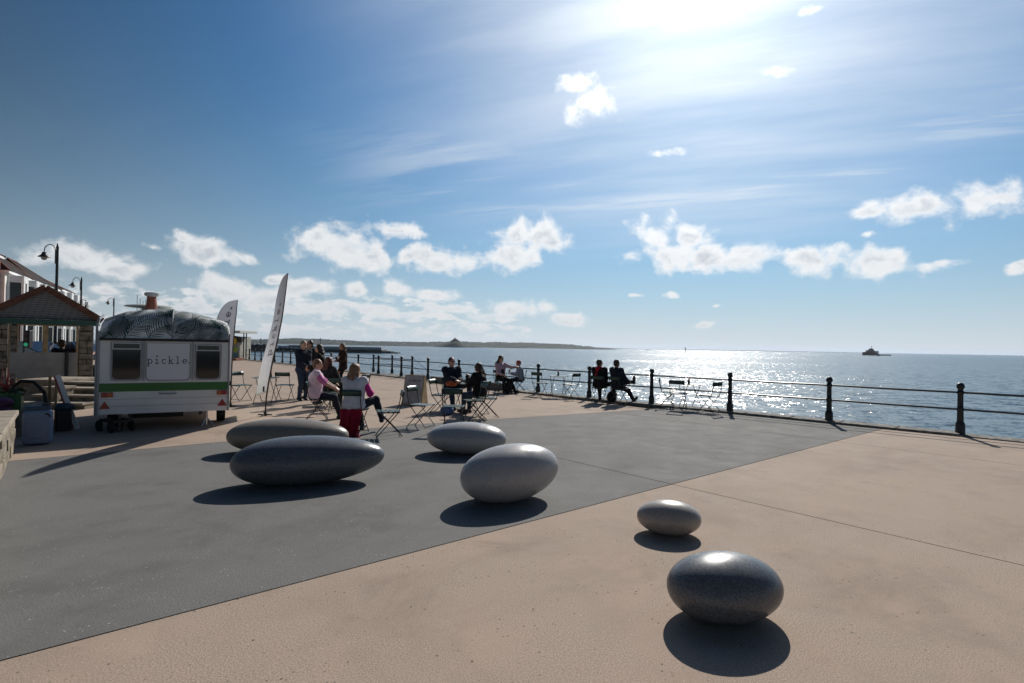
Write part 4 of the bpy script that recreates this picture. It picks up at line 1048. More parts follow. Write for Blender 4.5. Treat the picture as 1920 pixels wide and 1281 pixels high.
for sx_, sy_, dx_, dy_ in ((0, -.28, 1.0, .03), (0, .28, 1.0, .03), (-.485, 0, .03, .53), (.485, 0, .03, .53)): m.box((sx_, sy_, .15), (dx_, dy_, .30))
m.build('box', MATS['planter_green'], pt); MB().box((0, 0, .12), (.94, .53, .22)).build('soil', MATS['soil'], pt)
rq = random.Random(4)
for i, (x, y, hgt, mm) in enumerate(((.28, .0, .55, 'leaf_red'), (-.14, -.05, .50, 'leaf_red'), (-.42, .05, .48, 'leaf_red'))):
    m = MB()
    for k in range(26):
        t = rq.uniform(0, 6.28); out = rq.uniform(.05, .5) ; hh = hgt * rq.uniform(.7, 1.05) * (1 - out * .7); P_ = []; w0 = .014
        for j in range(6):
            f = j / 5; rr = out * hgt * f ** 1.5 * 1.25; c = Vector((x + rr * math.cos(t), y + rr * math.sin(t), .24 + hh * f - out * .10 * f * f)); sd_ = Vector((-math.sin(t), math.cos(t), .2)) * w0 * (1 - f * .92); P_.append((c - sd_, c + sd_))
        m.grid([[a for a, _ in P_], [b_ for _, b_ in P_]])
    m.build('cordyline', MATS[mm], pt)
m = MB()
for k in range(420):
    c = Vector((rq.uniform(-.52, .52), rq.uniform(-.32, .32), .24 + abs(rq.gauss(0, .08)))); a = Vector((rq.gauss(0, 1), rq.gauss(0, 1), rq.gauss(0, .6))).normalized() * .045; b_ = a.cross(Vector((rq.gauss(0, 1), rq.gauss(0, 1), 1))).normalized() * .018
    m.add([c - a, c - b_, c + a, c + b_], [(0, 1, 2, 3)])
m.build('foliage', MATS['leaf_dark'], pt)
m = MB()
for k in range(60):
    c = Vector((rq.uniform(-.1, .25), rq.uniform(-.3, -.1), .30 + rq.random() * .1)); a = Vector((rq.gauss(0, 1), rq.gauss(0, 1), rq.gauss(0, 1))).normalized() * .028; b_ = a.cross(Vector((rq.gauss(0, 1), 1, 1))).normalized() * .016
    m.add([c - a, c - b_, c + a, c + b_], [(0, 1, 2, 3)])
m.build('flowers', MATS['leaf_yellow'], pt)
# water tank
wk = G(58, 836); tk = thing('water_tank', 'big blue-grey plastic water tank with rounded corners standing beside the low wall', 'water tank', (wk.x, wk.y + .12, 0), rad(36))
P_ = rrect(-.185, .185, .015, .56, .07, 6, .07)
MB().ext(P_, (0, 0, 0), (1, 0, 0), (0, 0, 1), (0, 1, 0), -.13, .13).build('body', MATS['tank_blue'], tk, True, bevel=.035)
MB().ext(rrect(-.13, .13, .12, .45, .05, 5, .05), (0, 0, 0), (1, 0, 0), (0, 0, 1), (0, 1, 0), -.138, -.10).build('moulded_panel', MATS['tank_blue'], tk, True, bevel=.006)
MB().box((0, 0, .59), (.32, .2, .06)).build('carry_ridge', MATS['tank_dark'], tk, bevel=.02); MB().lathe([(.055, 0), (.055, .05), (.02, .055)], 14, (.1, 0, .61)).build('cap', MATS['black'], tk, True)
MB().tube([(.10, -.125, .50), (.14, -.15, .49), (.16, -.14, .45)], .012, 6).build('tap', MATS['black'], tk, True)
q = G(96, 812); bx_ = thing('black_crate', 'black plastic crate with lumpy dark bags behind the water tank', 'crate', (q.x - .05, q.y + .35, 0), rad(36))
MB().box((0, 0, .20), (.22, .34, .40)).build('box', MATS['black'], bx_, bevel=.02); MB().ball((.03, 0, .43), (.13, .15, .08), 12, 8).ball((-.05, .02, .42), (.1, .12, .09), 10, 7).build('bag', MATS['tank_dark'], bx_, True)
q = G(74, 824); lb_ = thing('leaning_board', 'narrow white board with a red edge leaning behind the water tank', 'board', (q.x - .35, q.y + 1.0, 0), rad(25))
RB = Matrix.Rotation(rad(-17), 3, 'Y')
MB().box((.0, 0, .52), (.075, .03, 1.06), RB).build('board', MATS['white_paint'], lb_); MB().box((-.052, -.004, .515), (.026, .035, 1.02), RB).build('red_edge', mat('red_paint', (.30, .03, .05), .5), lb_)
MB().box((-.30, .12, .50), (.035, .04, 1.0)).box((-.20, .10, .48), (.03, .04, .96)).build('stake', MATS['timber'], lb_)
tag(MB().tube([(-9.15, 10.0, .5), (-9.05, 10.0, .84), (-8.92, 10.02, .92), (-8.72, 10.05, .90), (-8.56, 10.08, .72), (-8.50, 10.1, .35), (-8.5, 10.1, .03)], .03, 8).build('hose', MATS['black'], None, True), 'thick black hose looping over beside the leaning white board', 'hose')
bg_ = MB().ball((0, 0, .30), (.22, .20, .32), 14, 9).ball((.02, 0, .60), (.20, .14, .10), 12, 7); tag(bg_.build('purple_bag', mat('purple', (.07, .025, .07), .7, var=.3, vscale=8), None, True), 'dark purple bag slumped between the planter and the water tank', 'bag').location = (-8.72, 9.38, .0)

# ------------------------------------------------------------------ pebble sculptures
pebble_mat('pebble_brown', (.30, .26, .21), (.20, .175, .145), (.42, .38, .34), .32)
pebble_mat('pebble_slate', (.150, .160, .175), (.080, .088, .100), (.36, .38, .40), .28)
pebble_mat('pebble_pale', (.46, .44, .43), (.33, .315, .31), (.60, .58, .56), .27)
pebble_mat('pebble_beige', (.42, .375, .33), (.28, .25, .22), (.58, .54, .50), .28)
pebble_mat('pebble_navy', (.165, .170, .180), (.080, .084, .092), (.44, .45, .47), .29)
def pebble(label, mname, X, Y, a, b, c, yaw, taper=0.0, lift=0.0, pw=2.0, roll=0.0):
    nu, nv = 120, 64; rows = []
    for i in range(nv + 1):
        t = math.pi * i / nv; row = []
        x = -math.cos(t); r = math.sin(t) ** (2.0 / pw) * (1 - taper * x)
        for j in range(nu):
            f = 2 * math.pi * j / nu; row.append((a * x, b * r * math.cos(f), c * r * math.sin(f) + lift * (x + .3) ** 2 * c * (1 if x > -.3 else 0)))
        rows.append(row)
    vs = [q for row in rows for q in row]; fs = []
    for i in range(nv):
        for j in range(nu): fs.append((i * nu + j, i * nu + (j + 1) % nu, (i + 1) * nu + (j + 1) % nu, (i + 1) * nu + j))
    m = MB(); m.add(vs, fs); me = m.mesh('pebble_seat'); bm = bmesh.new(); bm.from_mesh(me); bmesh.ops.remove_doubles(bm, verts=bm.verts, dist=1e-5); bmesh.ops.recalc_face_normals(bm, faces=bm.faces); bm.to_mesh(me); bm.free()
    o = obj('pebble_seat', me, MATS[mname], None, True, auto=180); R = Matrix.Rotation(yaw, 4, 'Z') @ Matrix.Rotation(roll, 4, 'Y')
    zmin = min((R @ v.co).z for v in me.vertices); o.matrix_world = Matrix.Translation((X, Y, -zmin - .075 * c)) @ R
    tag(o, label, 'sculpture', 'giant pebble seats on the paving'); return o
pebble('long low brown-grey stone pebble tapering at one end, behind the dark slate one', 'pebble_brown', -3.47, 8.62, .905, .37, .265, rad(10), .08, 0, 2.2)
pebble('long dark slate-grey stone pebble with a pointed end, in front of the brown one', 'pebble_slate', -2.44, 6.72, .885, .37, .292, rad(17), .12, .04, 2.15, rad(-1))
pebble('pale grey polished pebble, flat and oval, nearest the cafe chairs', 'pebble_pale', -.694, 8.75, .632, .38, .252, rad(-4), -.02, 0, 2.1)
pebble('large pale grey egg-shaped pebble lying partly before the flat oval one', 'pebble_pale', .01, 6.15, .585, .36, .312, rad(27), .04, .05, 2.1, rad(-4))
pebble('smallest pebble, beige and rounded, on the tan paving', 'pebble_beige', 1.478, 5.10, .288, .20, .155, rad(-12), -.02, 0, 2.1)
pebble('dark navy speckled rounded pebble on the tan paving', 'pebble_navy', 1.387, 3.53, .372, .275, .205, rad(12), .02, 0, 2.15)

# ------------------------------------------------------------------ folding cafe chairs and tables
def make_chair():
    r = empty('cafe_chair')
    for s in (-1, 1):
        x = s * .195; xi = s * .172
        MB().tube([(x, .215, .008), (x, -.02, .28), (x, -.165, .45), (x, -.205, .56), (x, -.235, .70), (x, -.262, .835)], .0095, 6).build('back_leg', MATS['chair_frame'], r, True)
        MB().tube([(xi, -.245, .008), (xi, -.03, .235), (xi, .19, .448)], .0095, 6).build('front_leg', MATS['chair_frame'], r, True)
        MB().bar((x * .97, -.19, .447), (x * .97, .20, .447), .014, .018).build('seat_rail', MATS['chair_frame'], r)
    MB().tube([(-.195, .20, .025), (.195, .20, .025)], .007, 6).build('stretcher', MATS['chair_frame'], r, True)
    MB().tube([(-.172, -.225, .03), (.172, -.225, .03)], .007, 6).build('stretcher', MATS['chair_frame'], r, True)
    for k in range(5): MB().box((0, -.155 + k * .085, .462), (.41, .068, .012)).build('seat_slat', MATS['chair_green'], r, bevel=.003)
    P_ = []
    for z, y in ((.725, -.232), (.78, -.243), (.838, -.256)):
        P_.append([(.215 * q, y - .022 * (1 - q * q) + .010, z) for q in (-1, -.6, -.2, .2, .6, 1)])
    b = MB().grid(P_).build('backrest', MATS['chair_green'], r, True); so = b.modifiers.new('thick', 'SOLIDIFY'); so.thickness = .012; so.offset = 0
    return r
chair0 = make_chair(); used = [False]
def chair(px, py, dx, dy, label, group='folding cafe chairs', dp=(0, 0)):
    p = G(px, py); p.x += dp[0]; p.y += dp[1]; rz = face_rz(dx, dy)
    if not used[0]: o = chair0; used[0] = True; o.location = (p.x, p.y, 0); o.rotation_euler = (0, 0, rz)
    else: o = clone(chair0, (p.x, p.y, 0), rz)
    return tag(o, label, 'chair', group)
def make_table():
    r = empty('cafe_table')
    MB().box((0, 0, .708), (.58, .58, .016)).build('table_top', MATS['chair_green'], r, bevel=.006)
    for s in (-1, 1):
        MB().tube([(s * .24, -.26, .008), (s * .22, .24, .70)], .010, 6).build('leg', MATS['chair_frame'], r, True)
        MB().tube([(s * .21, .26, .008), (s * .19, -.24, .70)], .010, 6).build('leg', MATS['chair_frame'], r, True)
    MB().tube([(-.24, -.255, .02), (.24, -.255, .02)], .008, 6).build('stretcher', MATS['chair_frame'], r, True)
    MB().tube([(-.21, .255, .02), (.21, .255, .02)], .008, 6).build('stretcher', MATS['chair_frame'], r, True)
    return r
table0 = make_table(); usedt = [False]
def table(px, py, rot, label):
    p = G(px, py)
    if not usedt[0]: o = table0; usedt[0] = True; o.location = (p.x, p.y, 0); o.rotation_euler = (0, 0, rot)
    else: o = clone(table0, (p.x, p.y, 0), rot)
    tag(o, label, 'table', 'folding cafe tables'); return p
def vase(p, label, col, h=.13, seed=1):
    r = thing('flower_vase', label, 'vase', (p.x, p.y, .717)); rv = random.Random(seed)
    MB().lathe([(.028, 0), (.036, .01), (.034, h * .7), (.028, h)], 12).build('pot', mat('vase_grey', (.10, .13, .13), .3), r, True)
    m = MB()
    for k in range(7):
        t = rv.uniform(0, 6.28); q = rv.uniform(.01, .045); e = Vector((q * math.cos(t), q * math.sin(t), h + rv.uniform(.02, .07))); m.tube([(0, 0, h * .6), e], .003, 5)
        for j in range(7):
            a = 2 * math.pi * j / 7 + t; d_ = Vector((math.cos(a), math.sin(a), .35)) * .024; w_ = Vector((-math.sin(a), math.cos(a), 0)) * .009; m.add([e, e + d_ * .6 + w_, e + d_, e + d_ * .6 - w_], [(0, 1, 2, 3)])
    m.build('flowers', col, r)
ORG = mat('petal_orange', (.65, .16, .03), .6); PNK = mat('petal_pink', (.65, .07, .13), .6)
# by the caravan
chair(452, 752, .85, -.5, 'green folding chair standing beside the caravan, next to the small table by the flag')
p = table(498, 755, rad(4), 'empty folding table behind the foot of the edge-on feather flag')
vase(p + Vector((.13, 0, 0)), 'small vase of orange flowers on the table behind the edge-on flag', ORG, .11, 3)
chair(534, 751, -.05, 1, 'green folding chair turned to the sea beside the standing man in navy')
# standing group
chair(613, 766, .45, .9, 'folding chair under the seated woman with long auburn hair')
p = table(634, 757, rad(20), 'folding table with orange flowers among the standing group')
vase(p, 'vase of orange flowers on the table among the standing group', ORG, .12, 5)
chair(633, 771, -.1, 1, 'folding chair at the flower table, its back behind the two seated women')
chair(672, 756, -.9, .3, 'folding chair just beyond the woman with long fair hair')
# two seated women
chair(596, 786, 1, .35, 'folding chair under the person in the pink padded waistcoat')
chair(665, 812, .12, 1, 'folding chair under the woman in the white waistcoat, its back towards the pebbles')
chair(728, 817, -.95, -.28, 'empty folding chair between the seated women and the flat oval pebble')
# around the seated man
chair(790, 800, .93, -.36, 'empty folding chair in front of the wooden A-board')
chair(827, 774, .95, -.30, 'empty folding chair just behind the seated man in the dark jacket')
chair(847, 768, .45, -.9, 'folding chair under the seated man in the dark jacket')
chair(850, 804, .05, 1, 'empty folding chair hidden up to its seat by the flat oval pebble')
chair(889, 788, -.9, -.42, 'empty folding chair in front of the seated dark-haired woman, above the flat oval pebble')
chair(895, 777, -.8, .5, 'folding chair under the seated dark-haired woman with a cup')
chair(914, 782, -.96, -.2, 'empty folding chair behind the seated dark-haired woman')
p = table(873, 769, rad(30), 'folding table between the seated man and the dark-haired woman')
cup = MB().lathe([(.030, 0), (.034, .01), (.042, .11), (.038, .11)], 12); tag(cup.build('paper_cup', mat('cup_grey', (.30, .34, .32), .6), None, True), 'pale paper cup on the table beside the seated man', 'cup').location = (p.x + .0, p.y - .05, .717)
# along the railing
chair(940, 737, .6, -.8, 'folding chair under the woman in the striped top by the railing')
chair(974, 735, -1, .05, 'folding chair under the person in the red hat by the railing')
p = table(957, 734, rad(10), 'folding table between the striped-top woman and the person in the red hat')
cup = MB().lathe([(.030, 0), (.034, .01), (.042, .11), (.038, .11)], 12); tag(cup.build('paper_cup', MATS['cup_grey'], None, True), 'paper cup on the table beside the person in the red hat', 'cup').location = (p.x - .05, p.y, .717)
chair(1012, 743, .55, .83, 'empty folding chair behind a railing post, turned to the sea, by the single-flower table')
p = table(1046, 744, rad(8), 'folding table with a single vase between two empty chairs at the railing')
vase(p, 'slim vase of orange flowers on the table between two empty chairs', ORG, .14, 8)
chair(1070, 746, -.7, .7, 'empty folding chair at the single-flower table, on the side of the couple in dark coats')
chair(1124, 754, .45, .9, 'folding chair under the person with the red scarf')
chair(1160, 757, .75, .65, 'folding chair under the person resting a foot on the rail')
chair(1252, 763, .95, -.3, 'empty folding chair seen side-on at the pink-flower table')
chair(1272, 768, .5, .85, 'empty folding chair facing the sea at the pink-flower table')
p = table(1293, 767, rad(12), 'folding table with pink flowers beside the railing')
vase(p + Vector((-.05, -.05, 0)), 'vase of pink flowers on the railing-side table', PNK, .14, 2)
chair(1330, 773, -.6, .8, 'empty folding chair standing alone on the open side of the pink-flower table')

# ------------------------------------------------------------------ A-board
q = G(778, 758); ab = thing('a_board', 'wooden A-board sign with a faded grey printed front', 'sign', (q.x, q.y, 0), rad(-14))
for s in (-1, 1):
    R = Matrix.Rotation(rad(13 * s), 3, 'X'); c = Vector((0, s * .125, .42))
    p_ = MB().box(c, (.60, .018, .85), R).build('panel', MATS['timber'], ab)
    if s < 0:
        MB().box(c + R @ Vector((0, -.012, 0)), (.555, .006, .80), R).build('printed_sheet', mat('faded_print', (.34, .34, .36), .7, var=.25, vscale=4), p_)
        for k, (x, z, w_, h_) in enumerate(((-.12, .26, .10, .05), (.02, .26, .12, .06), (.15, .265, .10, .05), (-.05, .10, .13, .045), (.10, .09, .11, .045), (-.17, .08, .06, .12))):
            MB().box(c + R @ Vector((x, -.0165, z)), (w_, .003, h_), R).build('faded_mark', mat('faded_ink', (.17, .18, .21), .7), p_)
for s in (-1, 1): MB().add([(s * .301, -.21, .05), (s * .301, .21, .05), (s * .301, .03, .83), (s * .301, -.03, .83)], [(0, 1, 2, 3)]).build('side_board', MATS['timber'], ab)

# ------------------------------------------------------------------ people: one continuous skin grown over a posed skeleton
def _cone(P, a, b, ra, rb):
    a, b = np.array(a), np.array(b); ba = b - a; l2 = max(float(ba @ ba), 1e-9)
    h = np.clip(((P - a) @ ba) / l2, 0, 1); return np.linalg.norm(P - a - h[..., None] * ba, axis=-1) - (ra + (rb - ra) * h)
def _ell(P, c, R, r):
    q = (P - np.array(c)) @ np.array(R).T; r = np.array(r); k0 = np.linalg.norm(q / r, axis=-1); k1 = np.linalg.norm(q / (r * r), axis=-1) + 1e-9
    return k0 * (k0 - 1) / k1
def skin_mesh(prims, res, name, k=.03, fold=0.0, cut=None, seed=0):
    """surface nets over a smooth union of tapered limbs and ellipsoids"""
    lo = np.full(3, 9e9); hi = -lo
    bbs = []
    for p in prims:
        if p[0] == 'c': A, B, m_ = np.array(p[1]), np.array(p[2]), max(p[3], p[4])
        else: A = B = np.array(p[1]); m_ = max(p[3])
        l, h = np.minimum(A, B) - m_, np.maximum(A, B) + m_; bbs.append((l, h)); lo = np.minimum(lo, l); hi = np.maximum(hi, h)
    lo -= 3 * res; hi += 3 * res; n = np.ceil((hi - lo) / res).astype(int) + 1
    D = np.full(n, .25, dtype=np.float64)
    ax = [lo[i] + res * np.arange(n[i]) for i in range(3)]
    for p, (l, h) in zip(prims, bbs):
        i0 = np.maximum(((l - lo - k - 2 * res) / res).astype(int), 0); i1 = np.minimum(((h - lo + k + 2 * res) / res).astype(int) + 2, n)
        sl = tuple(slice(i0[j], i1[j]) for j in range(3))
        P = np.stack(np.meshgrid(*[ax[j][sl[j]] for j in range(3)], indexing='ij'), -1)
        d = _cone(P, *p[1:]) if p[0] == 'c' else _ell(P, *p[1:])
        kk = p[5] if p[0] == 'c' and len(p) > 5 else k
        kk = k
        hh = np.maximum(kk - np.abs(D[sl] - d), 0) / kk; D[sl] = np.minimum(D[sl], d) - hh * hh * kk * .25
    if fold:
        X, Y, Z = np.meshgrid(*ax, indexing='ij'); s = seed * 1.7
        D += fold * (np.sin(X * 31 + Z * 17 + s) * np.sin(Y * 27 - Z * 23 + s * 2) + .6 * np.sin(Z * 52 + X * 21 + s) * np.sin(Y * 44 + s))
    if cut is not None:
        X, Y, Z = np.meshgrid(*ax, indexing='ij'); D = np.maximum(D, cut(X, Y, Z))
    S = D < 0; c = [D[:-1, :-1, :-1]]
    corners = [(i, j, l) for i in (0, 1) for j in (0, 1) for l in (0, 1)]
    sh = tuple(np.array(D.shape) - 1)
    vals = np.stack([D[i:i + sh[0], j:j + sh[1], l:l + sh[2]] for i, j, l in corners], -1); ins = vals < 0
    act = ins.any(-1) & ~ins.all(-1); idx = -np.ones(sh, int); cells = np.argwhere(act); idx[act] = np.arange(len(cells)); V = vals[act]
    acc = np.zeros((len(cells), 3)); cnt = np.zeros(len(cells)); cn = np.array(corners, float)
    for a in range(8):
        for b in range(a + 1, 8):
            if np.abs(cn[a] - cn[b]).sum() != 1: continue
            m_ = (V[:, a] < 0) != (V[:, b] < 0); t = V[:, a] / np.where(m_, V[:, a] - V[:, b], 1)
            acc += np.where(m_[:, None], cn[a] + (cn[b] - cn[a]) * t[:, None], 0); cnt += m_
    vs = lo + (cells + acc / cnt[:, None]) * res
    fs = []
    for axn in range(3):
        sl0 = [slice(1, -1)] * 3; sl0[axn] = slice(0, -1); sl1 = [slice(1, -1)] * 3; sl1[axn] = slice(1, None)
        A, B = S[tuple(sl0)], S[tuple(sl1)]; e = np.argwhere(A != B); 
        if not len(e): continue
        off = np.ones(3, int); off[axn] = 0; e = e + off; u, v = [q for q in range(3) if q != axn]
        du = np.zeros(3, int); du[u] = 1; dv = np.zeros(3, int); dv[v] = 1
        q = np.stack([idx[tuple((e - du - dv).T)], idx[tuple((e - dv).T)], idx[tuple(e.T)], idx[tuple((e - du).T)]], 1); fs.append(q[(q >= 0).all(1)])
    F_ = np.concatenate(fs)
    me = bpy.data.meshes.new(name); me.from_pydata(vs.tolist(), [], F_.tolist()); me.update()
    bm = bmesh.new(); bm.from_mesh(me); bmesh.ops.recalc_face_normals(bm, faces=bm.faces); bmesh.ops.smooth_vert(bm, verts=bm.verts, factor=.4, use_axis_x=True, use_axis_y=True, use_axis_z=True); bm.to_mesh(me); bm.free()
    return me
def ik(a, c, l1, l2, hint):
    a, c, hint = Vector(a), Vector(c), Vector(hint); d = c - a; L = d.length
    if L > (l1 + l2) * .995: c = a + d * ((l1 + l2) * .995 / L); d = c - a; L = d.length
    x = (l1 * l1 - l2 * l2 + L * L) / (2 * L); y = math.sqrt(max(l1 * l1 - x * x, 0)); u = d / L; h = hint - u * hint.dot(u)
    return a + u * x + h.normalized() * y, c
FAB = {}
def fab(name, col, rough=.85, var=.12): return mat('cloth_' + name, col, rough, spec=.2, var=var, vscale=14, bump=.25, bscale=60)
def hairm(name, col): return mat('hair_' + name, col, .5, spec=.4, var=.35, vscale=40, bump=.5, bscale=90)
def person(label, px, py, face, pose='stand', h=1.0, lean=0.05, yawh=0.0, nod=0.0, wl=None, wr=None, al=None, ar=None, kl=None, kr=None, top=None, bottom=None, shoe=None, hair=None, hlen=0.0,
           sleeve=1.0, vest=None, bulk=.022, glasses=False, hat=None, seat=.462, res=.011, group='people on the promenade', dp=(0, 0), z0=0.0, hairw=0.0, coat=False, hood=None, skin=None, fall=None):
    """joints in metres, x to the figure's right hand side, y the way it faces"""
    p = px if isinstance(px, Vector) else G(px, py)
    r = thing('person', label, 'person', (p.x + dp[0], p.y + dp[1], z0), face_rz(*face), group)
    if pose == 'stand': pel = Vector((0, 0, .93)); sh = 0
    else: pel = Vector((0, -.07, seat + .118))
    up = Vector((0, math.sin(lean), math.cos(lean)))
    chest = pel + up * .34; neck = pel + up * .53 + Vector((0, .0, 0)); X = Vector((1, 0, 0))
    hd = neck + up * .05 + Vector((0, .02, .10)); shl, shr = pel + up * .47 - X * .175, pel + up * .47 + X * .175
    hl, hr = pel - X * .085 + Vector((0, 0, -.03)), pel + X * .085 + Vector((0, 0, -.03))
    if pose == 'stand': dl, dr = Vector((-.11, -.02, .085)), Vector((.11, .04, .085))
    else: dl, dr = Vector((-.11, .40, .085)), Vector((.11, .36, .085))
    al = Vector(al) if al else dl; ar = Vector(ar) if ar else dr
    knl, al = ik(hl, al, .43, .43, kl or (-.1, 1, .25)); knr, ar = ik(hr, ar, .43, .43, kr or (.1, 1, .25))
    if wl is None: wl = (-.24, .06, .80) if pose == 'stand' else (-.12, .28, seat + .20)
    if wr is None: wr = (.24, .08, .80) if pose == 'stand' else (.12, .28, seat + .20)
    ell, wl = ik(shl, wl, .29, .26, (-.5, -.8, -.5)); elr, wr = ik(shr, wr, .29, .26, (.5, -.8, -.5))
    Rh = Matrix.Rotation(yawh, 3, 'Z') @ Matrix.Rotation(-nod, 3, 'X'); fw, ux, sx_ = Rh @ Vector((0, 1, 0)), Rh @ Vector((0, 0, 1)), Rh @ X
    Rm = [list(sx_), list(fw), list(ux)]; C = lambda a, b, ra, rb: ('c', tuple(a), tuple(b), ra, rb)
    torso = [C(hl, hr, .112, .112), C(pel - X * .05, chest - X * .06, .112, .118), C(pel + X * .05, chest + X * .06, .112, .118), C(chest - X * .07 + up * .03, chest + X * .07 + up * .03, .12, .12),
             C(chest - X * .08 + up * .06, shl, .095, .062), C(chest + X * .08 + up * .06, shr, .095, .062)]
    arms = lambda f: [C(shl, ell, .056, .044), C(shr, elr, .056, .044)] + ([C(ell, ell.lerp(wl, f), .043, .043 - .013 * f), C(elr, elr.lerp(wr, f), .043, .043 - .013 * f)] if f > 0 else [])
    legs = [C(hl, knl, .088, .060), C(knl, al, .058, .040), C(hr, knr, .088, .060), C(knr, ar, .058, .040)]
    calf = [C(knl.lerp(al, .28) + Vector((0, -.018, 0)), knl.lerp(al, .5), .05, .045), C(knr.lerp(ar, .28) + Vector((0, -.018, 0)), knr.lerp(ar, .5), .05, .045)]
    feet = []
    for k_, a_ in ((knl, al), (knr, ar)):
        sd_ = (a_ - k_).normalized(); f_ = Vector((0, 1, 0)) - sd_ * sd_.y
        if f_.length < .35: f_ = Vector((0, .6, 1)) - sd_ * sd_.dot(Vector((0, .6, 1)))
        f_.normalize(); hl_ = a_ + sd_ * .035 - f_ * .035; feet += [C(a_, hl_, .040, .038), C(hl_, hl_ + f_ * .19, .038, .030), C(hl_ + f_ * .12, hl_ + f_ * .2 , .040, .030)]
    hands = []
    for e_, w_, sd in ((ell, wl, -1), (elr, wr, 1)):
        d_ = (w_ - e_).normalized(); s_ = d_.cross(Vector((0, 0, 1))); s_ = (X * -sd if s_.length < .2 else s_.normalized() * -sd); n_ = d_.cross(s_).normalized(); n_ = n_ if n_.z < 0 else -n_
        hands += [C(w_ + d_ * .01, w_ + d_ * .08 - s_ * .018, .026, .017), C(w_ + d_ * .01, w_ + d_ * .08 + s_ * .018, .026, .017)]
        for i, (o_, l_) in enumerate(((-1.5, .8), (-.5, .96), (.5, 1.0), (1.5, .9))):
            b0 = w_ + d_ * .085 + s_ * o_ * .0185; b1 = b0 + (d_ * .85 + n_ * .5) * .038 * l_; b2 = b1 + (d_ * .45 + n_ * .9) * .034 * l_; hands += [C(b0, b1, .0092, .0086), C(b1, b2, .0086, .0075)]
        t0 = w_ + d_ * .03 + s_ * .028; t1 = t0 + (s_ * .7 + d_ * .7) * .04; hands += [C(t0, t1, .012, .010), C(t1, t1 + (d_ * .9 + n_ * .3 + s_ * .2) * .03, .010, .008)]
    head = [C(neck - up * .05, hd - ux * .05, .056, .054), ('e', tuple(hd + ux * .015), Rm, (.075, .096, .108)), ('e', tuple(hd - ux * .055 + fw * .028), Rm, (.054, .062, .058)),
            C(hd + fw * .092 - ux * .005, hd + fw * .108 - ux * .030, .010, .015), ('e', tuple(hd + sx_ * .076 - ux * .012), Rm, (.012, .022, .032)), ('e', tuple(hd - sx_ * .076 - ux * .012), Rm, (.012, .022, .032)),
            C(hd + fw * .078 - ux * .065 - sx_ * .014, hd + fw * .078 - ux * .065 + sx_ * .014, .014, .014)]
    inf = lambda L_, t: [(q[0], q[1], q[2], q[3] + t, q[4] + t) for q in L_]
    body = obj('body', skin_mesh(torso + arms(1) + legs + calf + feet + hands + head, res, 'body', .028), skin or MATS['skin'], r, True, auto=180)
    if bottom: obj('trousers', skin_mesh(inf(torso[:3] + legs + calf, .014), res, 'trousers', .03, .0035, seed=len(label)), bottom, body, True, auto=180)
    if shoe: obj('shoes', skin_mesh(inf(feet, .008), res * .9, 'shoes', .02), shoe, body, True, auto=180)
    if top:
        up_ = inf(torso[1:] + arms(sleeve), bulk)
        if coat: up_ += [C(pel - X * .07 + Vector((0, 0, -.10 if pose == 'stand' else .0)), pel + X * .07 + Vector((0, 0, -.10 if pose == 'stand' else .0)), .15, .15)]
        up_ += [C(neck - up * .05, neck - up * .01, .075, .068)]
        obj('jacket' if bulk > .018 else 'shirt', skin_mesh(up_, res, 'top', .035, .0045, seed=len(label) + 3), top, body, True, auto=180)
    if vest:
        vv = inf(torso[1:], bulk + .022) + [C(neck - up * .05, neck, .080, .072), C(pel - X * .08, pel + X * .08, .155, .155)]
        def quilt(X_, Y_, Z_): return np.full(X_.shape, -1.0)
        obj('waistcoat', skin_mesh(vv, res, 'waistcoat', .04, .006, seed=5), vest, body, True, auto=180)
    if hair is not None:
        hp = [('e', tuple(hd + ux * .030 - fw * .022), Rm, (.088 + hairw, .100 + hairw, .104 + hairw)), ('e', tuple(hd - fw * .052 - ux * .015), Rm, (.078 + hairw, .060 + hairw, .085))]
        if hlen > 0:
            b0 = hd - fw * .075 - ux * .02; b1 = b0 - up * hlen * .55 - fw * .035; b2 = b0 - up * hlen - fw * .02
            for o_ in (-.05, 0, .05): hp += [C(b0 + sx_ * o_, b1 + sx_ * o_ * 1.2, .045, .042), C(b1 + sx_ * o_ * 1.2, b2 + sx_ * o_ * .8, .042, .018)]
            for sg in (-1, 1): hp += [C(hd + sx_ * sg * .075 - fw * .01, hd + sx_ * sg * .092 - ux * hlen * .55 - fw * .01, .028, .022)]
        obj('hair', skin_mesh(hp, .009, 'hair', .02, .004, seed=len(label)), hair, body, True, auto=180)
    if hat is not None:
        obj('hat', skin_mesh([('e', tuple(hd + ux * .045 - fw * .01), Rm, (.098, .112, .092)), C(hd + ux * .02 - sx_ * .06 + fw * .03, hd + ux * .02 + sx_ * .06 + fw * .03, .05, .05)], .009, 'hat', .02), hat, body, True, auto=180)
    if hood is not None:
        obj('scarf', skin_mesh([C(neck - X * .06 - up * .04, neck + X * .06 - up * .04, .075, .075), C(neck - up * .02 - fw * .06, neck - up * .26 - fw * .13, .085, .060), C(neck + fw * .06 - up * .02, neck + fw * .11 - up * .2, .06, .05)], .011, 'scarf', .04, .004), hood, body, True, auto=180)
    Mh = Matrix((sx_, fw, ux)).transposed()
